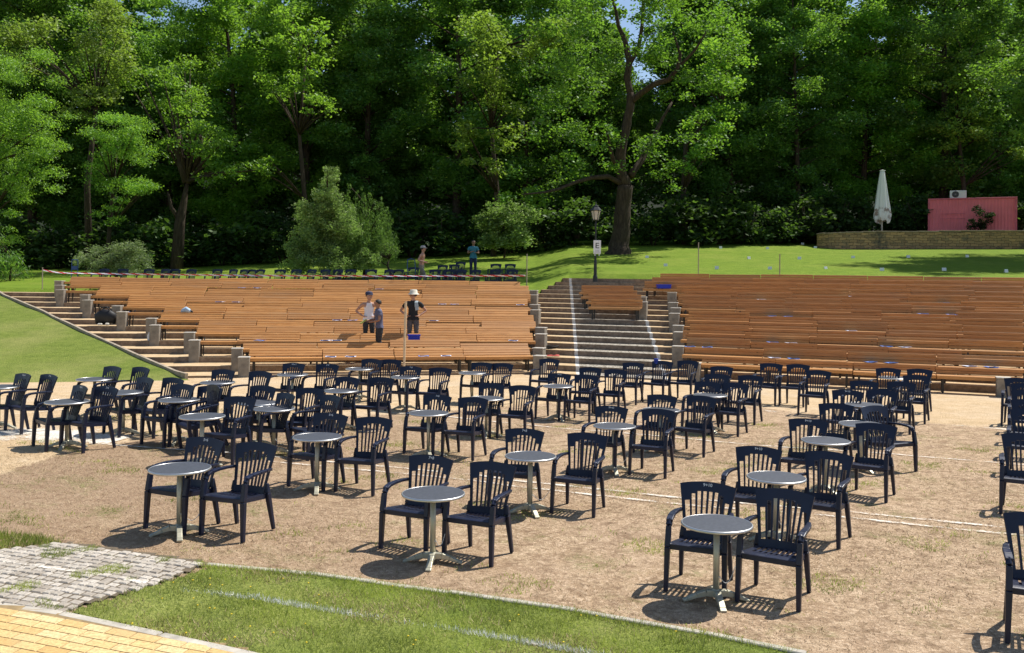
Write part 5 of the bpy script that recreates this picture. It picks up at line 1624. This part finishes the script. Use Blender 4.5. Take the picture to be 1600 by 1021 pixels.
# deeper rows of the wood: one mass
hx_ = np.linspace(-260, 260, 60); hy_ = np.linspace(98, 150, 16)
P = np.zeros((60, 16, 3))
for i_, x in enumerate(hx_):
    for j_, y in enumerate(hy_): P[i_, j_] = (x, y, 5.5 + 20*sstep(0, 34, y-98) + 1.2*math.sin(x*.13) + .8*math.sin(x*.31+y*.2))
tag(link('hill', grid_mesh('hill', P), simple('backdrop_slope', (.012,.022,.006), .95, 0, .6, .5)), 'added dark slope closing the bright sky gaps behind the wood', 'hill', kind='structure')  # invented slope, added to keep bright sky out of the trunk gaps
vs = []; tr = MB()
for row, (Y0, n) in enumerate(((73, 16), (84, 16))):
    for k in range(n):
        px = -180 + 1960*(k+rng.uniform(.2, .8))/n
        y = Y0 + rng.uniform(-2, 2) + (5 if px > 1270 else 0); x = (px-CX)/F*y
        cm = VLO[int(rng.integers(3))]
        co = np.zeros(len(cm.vertices)*3, np.float32); cm.vertices.foreach_get('co', co); co = co.reshape(-1, 4, 3)
        a = rng.uniform(0, 6.28); ca, sa = math.cos(a), math.sin(a); s = rng.uniform(.9, 1.15)*(.66 if 915 < px < 1020 else 1)
        q = co.copy(); q[..., 0] = (co[..., 0]*ca - co[..., 1]*sa)*s + x; q[..., 1] = (co[..., 0]*sa + co[..., 1]*ca)*s + y
        zz = zh(x, y); q[..., 2] = co[..., 2]*s + zz
        vs.append(q)
        tr.tube([(x, y, zz-.5), (x+rng.normal(0,.3), y, zz+7), (x+rng.normal(0,.6), y, zz+17)], [.26, .2, .08], 7)
low = []
for Y0, n, hmax in ((66, 60, 4.0), (71, 60, 6.0), (79, 60, 8.5), (90, 60, 12.0), (97, 190, 15.0)):
    cl = []
    for k in range(n*5):
        px = -220 + 2040*rng.random(); y = Y0 + rng.uniform(-1.5, 1.5) + (4 if px > 1270 else 0); x = (px-CX)/F*y
        cl.append(((x, y, (zh(x, y) if px < 1270 else 5.8) + rng.uniform(.1, hmax)), rng.uniform(.7, 1.25)))
    P = np.concatenate([clump_points(np.array(c), r, max(10, int(62*r*r)), rng, .8) for c, r in cl])
    low.append(leaf_quads(P, .36, rng))
Q = np.concatenate(low)
M_leafU = leafmat('shade_darkened_leaves', (.022,.046,.012), (.045,.09,.010), .6, .03)  # leaf colour darkened to stand for the shade under the trees
tag(link('undergrowth', quad_mesh('undergrowth', Q, 4, rng.random(len(Q))), M_leafU), 'low growth under the wood, its shade put into dark leaf colour', 'undergrowth', kind='stuff')
for m_ in VLO: bpy.data.meshes.remove(m_)
Q = np.concatenate(vs)
tag(link('woods', quad_mesh('woods', Q, 4, rng.random(len(Q))), M_leafE), 'dense dark wood behind the first line of trees', 'wood', kind='stuff')
tag(tr.build('wood_trunks', M_bark, smooth=True), 'dark trunks deep in the wood', 'wood', kind='stuff')

# undergrowth along the edge of the wood
UG = []
for k in range(3):
    r2 = np.random.default_rng(300+k); cl = []
    for q in range(26):
        a = r2.uniform(0, 6.28); rr_ = r2.uniform(.1, 1.5)
        cl.append(((rr_*math.cos(a), rr_*math.sin(a), r2.uniform(.3, 2.6 - rr_*.7)), r2.uniform(.45, .8)))
    mb = MB()
    for q in range(6):
        a = r2.uniform(0, 6.28); mb.tube([(0,0,-.2), (.4*math.cos(a), .4*math.sin(a), .9), (1.0*math.cos(a), 1.0*math.sin(a), 1.9)], [.04,.03,.012], 5)
    UG.append((mb.mesh('stem', True), crown_mesh('foliage', cl, 170, .24, 320+k)))
n_ug = 26
for k in range(n_ug):
    px = -40 + 1330*(k+rng.uniform(.25, .75))/n_ug
    y = 59.5 + rng.uniform(-.6, 1.4) - (1.5 if px < 420 else 0); x = (px-CX)/F*y
    v = int(rng.integers(3)); s = rng.uniform(.9, 1.5)
    root = empty('shrub', (x, y, zh(x, y)-.05), rng.uniform(0, 6.28)); root.scale = (s*1.15, s*1.15, s)
    tag(root, 'undergrowth shrub along the edge of the wood, leaves coloured dark for shade', 'shrub', 'undergrowth shrubs along the edge of the wood')
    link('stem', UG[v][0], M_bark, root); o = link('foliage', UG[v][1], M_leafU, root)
for k, px in enumerate((1300, 1335, 1405, 1440, 1600, 1635, 1660)):
    y = 63 + rng.uniform(-.5, 1.5); x = (px-CX)/F*y; v = k % 3; s = rng.uniform(1.0, 1.4)
    root = empty('shrub', (x, y, 5.75), rng.uniform(0, 6.28)); root.scale = (s, s, s)
    tag(root, 'shrub on the raised terrace in front of the trees, leaves coloured dark for shade', 'shrub', 'shrubs on the raised terrace')
    link('stem', UG[v][0], M_bark, root); link('foliage', UG[v][1], M_leafU, root)

# ---------------------------------------------------------------- the big forked tree
def px3(px, py, Y): return at(px, py, Y)
TB = onhill(967, 398); TY = TB.y
mb = MB(); rnd = random.Random(3)
def limb(pts, rad, n=10, wob=.16):
    P = [px3(a, b, TY + c) for a, b, c in pts]
    # densify
    D = []; Rr = []
    for i in range(len(P)-1):
        for t in (0, .33, .66):
            D.append(P[i].lerp(P[i+1], t) + Vector((rnd.uniform(-1,1), rnd.uniform(-1,1), 0))*rad[i]*.10); Rr.append(rad[i]*(1-t)+rad[i+1]*t)
    D.append(P[-1]); Rr.append(rad[-1])
    mb.tube(D, Rr, n, wob=wob, rnd=rnd)
k_ = TY/F
limb([(966,404,0),(968,385,0),(971,350,0),(974,315,0),(977,290,0)], [22*k_, 15.5*k_, 13*k_, 12*k_, 12*k_], 14)
limb([(977,292,0),(970,265,-.2),(969,240,-.4),(977,205,-.3),(984,170,-.2),(985,145,-.2)], [10*k_, 8.4*k_, 7.8*k_, 7.2*k_, 6.6*k_, 6*k_], 12)
limb([(985,150,-.2),(980,120,0),(983,95,.2),(977,65,.3),(966,40,.4),(962,15,.5),(950,-20,.6)], [5.6*k_, 5.2*k_, 5*k_, 4*k_, 3.2*k_, 2.6*k_, 1.8*k_])
limb([(984,100,.2),(998,75,0),(1003,40,-.3),(1005,5,-.5),(1010,-40,-.6)], [3.6*k_, 3.2*k_, 2.8*k_, 2.4*k_, 1.6*k_])
limb([(986,160,-.2),(1003,145,-.6),(1022,132,-1.0),(1045,125,-1.3),(1058,108,-1.5),(1063,85,-1.6),(1052,50,-1.4)], [5*k_, 4.6*k_, 4.4*k_, 4*k_, 3.2*k_, 2.4*k_, 1.3*k_])
limb([(1060,105,-1.5),(1085,80,-1.8),(1110,40,-2)], [2.6*k_, 2*k_, 1*k_])
limb([(972,288,0),(950,276,-.8),(925,278,-1.6),(900,285,-2.4),(872,296,-3.2),(850,301,-3.8),(815,304,-4.5)], [4.6*k_, 3.8*k_, 3.2*k_, 2.7*k_, 2.2*k_, 1.7*k_, .9*k_])
limb([(985,275,0),(1003,250,.6),(1015,225,1.0),(1030,195,1.4),(1050,160,1.8)], [6*k_, 5*k_, 4*k_, 3*k_, 1.6*k_])
limb([(966,262,-.3),(958,250,-1),(952,225,-1.6),(945,190,-2)], [4.4*k_, 3.4*k_, 2.4*k_, 1.2*k_])
trunk_me = mb.mesh('trunk', True)
BIG = []
def cl_px(lst, px, py, Y, r): BIG_p = px3(px, py, Y); lst.append((tuple(BIG_p), r))
rng = np.random.default_rng(77)
def scatter(lst, x0, x1, y0, y1, n, Y, dY, r0, r1):
    for _ in range(n): cl_px(lst, rng.uniform(x0, x1), rng.uniform(y0, y1), Y + rng.uniform(-dY, dY), rng.uniform(r0, r1))
scatter(BIG, 1000, 1150, -60, 130, 32, TY-1.5, 4.2, .6, 1.1)
scatter(BIG, 860, 1080, -160, 20, 22, TY-6, 2.5, .7, 1.1)
scatter(BIG, 1040, 1140, 120, 230, 9, TY-.5, 3, .6, 1.0)
scatter(BIG, 830, 950, 30, 230, 26, TY-2.5, 4, .6, 1.05)
scatter(BIG, 880, 965, 190, 270, 9, TY-1.5, 2, .5, .9)
scatter(BIG, 1000, 1060, 190, 300, 9, TY+1.5, 1.5, .5, .9)
scatter(BIG, 780, 900, 240, 320, 9, TY-2.5, 1.5, .5, .85)
scatter(BIG, 920, 1060, -140, -20, 18, TY, 3.5, .8, 1.2)
root = empty('tree', TB); tag(root, 'big tree with a thick forked trunk and a long low limb, on the lawn', 'tree')
bt = link('trunk', trunk_me, M_bark, root); bt.matrix_parent_inverse = Matrix.Translation(-TB)
cr = link('crown', crown_mesh('crown', BIG, 240, .19, 9), leafmat('oak_leaves', (.038,.085,.014), (.10,.20,.014), .6), root); cr.matrix_parent_inverse = Matrix.Translation(-TB)

def custom(name, cat, base, label, clumps, per, size, leaf, trunkpts=None, tr=.15, seed=1, flat=.55, droop=.35, aspect=.62, up=.75, cname='crown', tname='trunk', extra=None, group=None, tight=1.0):
    root = empty(name, base); tag(root, label, cat, group)
    mb = MB(); rnd = random.Random(seed); B = Vector(base)
    tp = trunkpts or [(0,0,-.3), (.1,0,1.2), (0,.1,2.4)]
    P = [B + Vector(p) for p in tp]
    mb.tube(P, [tr*(1-.75*i/(len(P)-1)) for i in range(len(P))], 9, wob=.15, rnd=rnd)
    for c, r in clumps[::max(1, len(clumps)//22)]:
        c = Vector(c); j = min(range(len(P)), key=lambda q: (P[q]-c).length + (2 if P[q].z > c.z else 0)); 
        mb.tube([P[j], P[j].lerp(c, .55)+Vector((0,0,.12)), c], [tr*.3, tr*.18, .012], 5)
    if extra: extra(mb)
    o = link(tname, mb.mesh(tname, True), M_bark, root); o.matrix_parent_inverse = Matrix.Translation(-B)
    o = link(cname, crown_mesh(cname, clumps, per, size, seed, flat, droop, aspect, up, tight), leaf, root); o.matrix_parent_inverse = Matrix.Translation(-B)
    return root
# bright robinias at the left
def blobs(spec, dY=1.6):
    L = []
    for (px, py, rx, ry, n, Y, r0, r1) in spec:
        for _ in range(n):
            a = rng.uniform(0, 6.28); q = rng.uniform(0, 1)**.6
            cl_px(L, px + rx*q*math.cos(a), py + ry*q*math.sin(a), Y + rng.uniform(-dY, dY), rng.uniform(r0, r1))
    return L
b = lawnspot(-30, 49)
custom('tree', 'tree', b, 'bright green robinia with drooping sprays at the left picture edge', blobs([(20,130,70,60,26,48,.55,.95),(60,190,55,55,20,47.5,.5,.85),(10,240,90,60,26,47.5,.55,.9),(55,290,50,25,10,47.5,.4,.7),(10,360,30,30,7,47.5,.4,.7),(-60,200,70,150,26,49,.7,1.1)]), 640, .12, M_leafB, [(0,0,-.4),(.3,0,3),(.2,.2,6),(.6,.1,9.5),(.6,0,12)], .24, 21, flat=.42, droop=.6, aspect=.42)
b = lawnspot(165, 54)
custom('tree', 'tree', b, 'smaller bright robinia with fan-like sprays left of the leaning trunk', blobs([(185,200,45,25,14,52,.5,.85),(205,225,45,30,14,51.5,.5,.8),(215,290,35,18,9,51.5,.4,.7),(175,260,40,50,14,52.5,.5,.8),(175,330,25,25,6,52.5,.35,.6)]), 640, .12, M_leafB, [(0,0,-.4),(.2,0,2.5),(.4,0,5),(.8,-.3,8.2)], .15, 22, flat=.42, droop=.6, aspect=.42)
b = lawnspot(140, 56.5)
custom('tree', 'tree', b, 'tall yellowish green tree rising behind the left robinias', blobs([(160,90,40,70,20,55.5,.6,.95),(180,40,30,40,10,55.5,.6,.9),(120,165,28,22,8,55,.45,.7),(165,140,30,18,7,55,.45,.7),(40,60,50,50,16,55.5,.7,1.0)]), 260, .20, leafmat('lime_leaves', (.095,.14,.035), (.13,.20,.02), .4), [(0,0,-.4),(-.2,0,5),(.3,0,10),(.6,0,15)], .24, 23)
# leaning trunk at left
b = onhill(280, 368) if False else lawnspot(276, 56.0)
zt_ = at(276, 372, 56).z
def lean_extra(mb):
    Y = 56.0
    mb.tube([at(292,285,Y), at(283,260,Y), at(278,235,Y), at(280,205,Y)], [.28,.22,.17,.1], 8)
    mb.tube([at(292,285,Y), at(306,262,Y), at(314,235,Y), at(312,200,Y)], [.26,.22,.17,.1], 8)
    mb.tube([at(283,350,Y), at(268,325,Y), at(262,300,Y)], [.14,.12,.06], 7)
tp = [at(276,375,56)-b, at(281,350,56)-b, at(287,318,56)-b, at(293,284,56)-b]
tp[0].z = -.4
custom('tree', 'tree', b, 'tree with a leaning forked trunk above the gap left of the conifer bush', blobs([(310,225,50,40,16,55.5,.6,.95),(330,270,35,20,7,55,.4,.7),(375,270,40,18,8,54.5,.45,.7),(330,205,20,14,5,54.5,.4,.6),(260,130,60,60,16,56.5,.7,1.1)]), 260, .2, M_leafB, tp, .40, 24, flat=.45, droop=.5, aspect=.45, extra=lean_extra)
# sunlit tops scattered in the middle
for lab, px, Y, spec, leaf in (
  ('tree with bright lit sprays above the conifer bush', 470, 57.5, [(470,60,40,60,16,56.5,.5,.9),(500,160,28,20,8,56,.4,.7),(420,260,25,16,6,56,.4,.6),(440,120,40,40,10,57,.5,.9)], M_leafB),
  ('tall tree with light green side crown right of the centre', 770, 58, [(760,90,50,70,22,57,.6,1.0),(730,220,25,30,8,56,.4,.7),(790,190,30,40,10,56.5,.5,.8),(760,250,35,20,8,56,.4,.6),(850,60,45,40,12,57.5,.6,1.0)], leafmat('fresh_green_leaves', (.075,.125,.022), (.14,.22,.02), .45)),
  ('tree with sunlit outer leaves behind the parasol and container', 1500, 66, [(1530,130,50,80,22,65.5,.6,1.0),(1500,210,40,40,12,65,.5,.8),(1585,230,25,30,7,65,.5,.7),(1470,80,50,60,14,66,.6,1.0)], MATS['fresh_green_leaves'] if 'fresh_green_leaves' in MATS else M_leafB),
  ('slanting dark tree right of the big forked tree', 1070, 60, [(1100,180,40,40,12,59,.5,.9),(1090,250,25,25,7,58.5,.4,.7),(1130,100,40,60,16,59.5,.6,1.0)], M_leafB),
):
    b = lawnspot(px, Y)
    tp = [(0,0,-.4),(.2,0,4),(-.2,.1,8),(.2,0,13)]
    if 'slanting' in lab: tp = [(0,0,-.4)] + [at(q[0], q[1], Y)-b for q in ((1068,300),(1072,225),(1100,195),(1125,160),(1130,120))]
    custom('tree', 'tree', b, lab, blobs(spec), 250, .21, leaf, tp, .22, int(px))
def spires(L, yb):
    out = []
    for px, yt, Y in L:
        n = max(4, int((yb-yt)/9))
        for k in range(n):
            t = (k+.5)/n
            cl_px(out, px + rng.uniform(-2, 2)*(1+3*t), yt + (yb-yt)*t, Y + rng.uniform(-.25, .25)*(1+t), .10 + .24*min(1, t*1.6) + rng.uniform(-.02, .04))
    return out
# conifer bush group
b = lawnspot(530, 44.5)
Yc = 44.5
custom('conifer_bush', 'bush', b, 'grey-green conifer bush with pointed tip and dark underside', spires([(508,258,Yc),(497,285,Yc-.3),(520,280,Yc+.2),(478,312,Yc-.2),(532,300,Yc)], 400) + blobs([(508,310,20,26,18,Yc,.22,.36),(500,340,38,30,34,Yc,.3,.5),(490,385,45,30,34,Yc,.3,.5),(520,270,10,14,9,Yc,.18,.28),(530,350,30,40,26,Yc,.3,.5),(470,410,28,18,16,Yc,.3,.45),(530,405,60,18,26,Yc,.3,.5)], 1.1), 1500, .105, M_leafC, [(0,0,-.2),(0,0,1),(-.4,0,2.4),(-.6,0,4.2)], .12, 31, tight=.55, flat=.9, droop=-.3, aspect=.5, up=.3, cname='foliage', tname='stem')
b2 = lawnspot(570, 45.5)
custom('juniper_bush', 'bush', b2, 'dense upright green juniper joined to the grey-green conifer bush', spires([(545,286,45.4),(556,296,45.1),(567,290,45.6),(577,300,45.0),(588,312,45.4),(598,306,45.2),(606,322,45.6),(611,340,45.2),(552,320,44.6),(572,325,44.5),(592,335,44.5)], 405) + blobs([(575,385,28,22,24,45.3,.25,.4)], .9), 1700, .10, M_leafD, [(0,0,-.2),(0,0,1),(.2,0,2),(.2,0,3.2)], .12, 32, tight=.5, flat=1.2, droop=-1.2, aspect=.4, up=.2, cname='foliage', tname='stem')
b3 = lawnspot(606, 43.8)
custom('pine_shrub', 'bush', b3, 'small dark pine on a crooked stem right of the conifer bush', blobs([(606,393,16,10,20,43.8,.2,.3),(585,402,22,8,14,43.8,.2,.32)], .5), 800, .11, M_leafD, [(.0,0,-.2),(.15,0,.3),(-.02,0,.7),(.05,0,1.05)], .09, 33, flat=.8, droop=-.4, aspect=.3, up=.3, cname='foliage', tname='stem')
b = lawnspot(178, 42.5)
custom('low_juniper', 'bush', b, 'low spreading blue-green juniper at the upper left end of the stand', blobs([(180,402,58,17,60,42.5,.25,.42),(205,392,28,13,20,42.5,.2,.34),(140,415,26,10,16,42.3,.2,.3),(195,420,45,9,20,42.2,.2,.3)], .9), 900, .12, leafmat('blue_juniper', (.115,.165,.085), (.08,.12,.03), .45, .02), [(0,0,-.2),(.1,0,.4),(.0,0,.9)], .1, 34, flat=.6, droop=-.1, aspect=.34, up=.4, cname='foliage', tname='stem')
b = lawnspot(787, 56.5)
custom('pale_shrub', 'shrub', b, 'pale silvery green shrub below the long low limb', blobs([(785,340,32,22,20,56,.35,.6),(790,372,34,12,22,55.6,.35,.55),(765,378,18,9,9,55.6,.3,.5),(800,355,22,16,12,55.8,.35,.55),(760,350,20,20,10,56,.35,.55),(830,330,14,12,5,56,.3,.5)], 1.0), 420, .19, M_leafC, [(0,0,-.2),(.1,0,.8),(-.2,0,1.8)], .08, 35, flat=.7, droop=.2, cname='foliage', tname='stem')
b = Vector(((1530-CX)/F*59, 59.0, 5.85))
custom('wall_shrub', 'shrub', b, 'dark bushy shrub growing in front of the pink container', blobs([(1530,352,20,8,12,59,.2,.32),(1535,342,18,8,10,59,.2,.3),(1530,328,9,7,7,59,.16,.26),(1549,336,8,5,5,59,.14,.2)], .35), 700, .13, leafmat('dull_dark_leaves', (.014,.026,.010), (.02,.035,.008), .5, .02), [(0,0,-.1),(.05,0,.5),(0,0,1.3)], .04, 36, tight=.7, flat=.8, cname='foliage', tname='stem')
# tall yews/reeds at the left lower edge of the wood
b = lawnspot(14, 45)
custom('edge_shrub', 'shrub', b, 'dark reedy shrub at the left picture edge above the bank', blobs([(15,420,26,22,20,45,.3,.5),(-20,400,30,40,16,45,.4,.6)], .8), 420, .2, M_leafE, [(0,0,-.2),(.1,0,.6),(0,0,1.4)], .06, 37, flat=1.1, droop=-1.0, aspect=.2, up=.3, cname='foliage', tname='stem')

# ================================================================== LIGHT, SKY, CAMERA
SUN_EL, SUN_AZ = R(57), R(34)       # azimuth measured from +X towards +Y
sd = Vector((math.cos(SUN_EL)*math.cos(SUN_AZ), math.cos(SUN_EL)*math.sin(SUN_AZ), math.sin(SUN_EL)))
L = bpy.data.lights.new('sun', 'SUN'); L.energy = 4.6; L.angle = R(.53); L.color = (1, .95, .87)
lo = bpy.data.objects.new('sun', L); COL.objects.link(lo); lo.location = (20, 20, 40)
lo.rotation_euler = (-sd).to_track_quat('-Z', 'Y').to_euler()
w = bpy.data.worlds.new('World'); scn.world = w; w.use_nodes = True
nt = w.node_tree; nt.nodes.clear()
sky = nt.nodes.new('ShaderNodeTexSky'); sky.sky_type = 'NISHITA'; sky.sun_disc = False
sky.sun_elevation = SUN_EL; sky.sun_rotation = R(90) - SUN_AZ
sky.altitude = 100; sky.air_density = 1.0; sky.dust_density = .6; sky.ozone_density = 1.2
bg = nt.nodes.new('ShaderNodeBackground'); bg.inputs[1].default_value = .10
ow = nt.nodes.new('ShaderNodeOutputWorld'); nt.links.new(sky.outputs[0], bg.inputs[0]); nt.links.new(bg.outputs[0], ow.inputs[0])
cam = bpy.data.cameras.new('camera'); co = bpy.data.objects.new('camera', cam); COL.objects.link(co); scn.camera = co
co.location = (0, 0, CAMH); co.rotation_euler = (R(90), -ROLL, 0)
cam.sensor_width = 36; cam.lens = F/1600*36; cam.shift_x = 0; cam.shift_y = -(510.5-HY)/1600; cam.clip_start = .1; cam.clip_end = 1500
scn.view_settings.view_transform = 'Standard'; scn.view_settings.look = 'None'; scn.view_settings.exposure = .42; scn.view_settings.gamma = 1
scn.cycles.use_denoising = True
scn.cycles.max_bounces = 6; scn.cycles.diffuse_bounces = 3; scn.cycles.transmission_bounces = 3; scn.cycles.transparent_max_bounces = 6
for o in [x for x in bpy.data.objects if x.name.startswith('temporary')]: bpy.data.objects.remove(o)
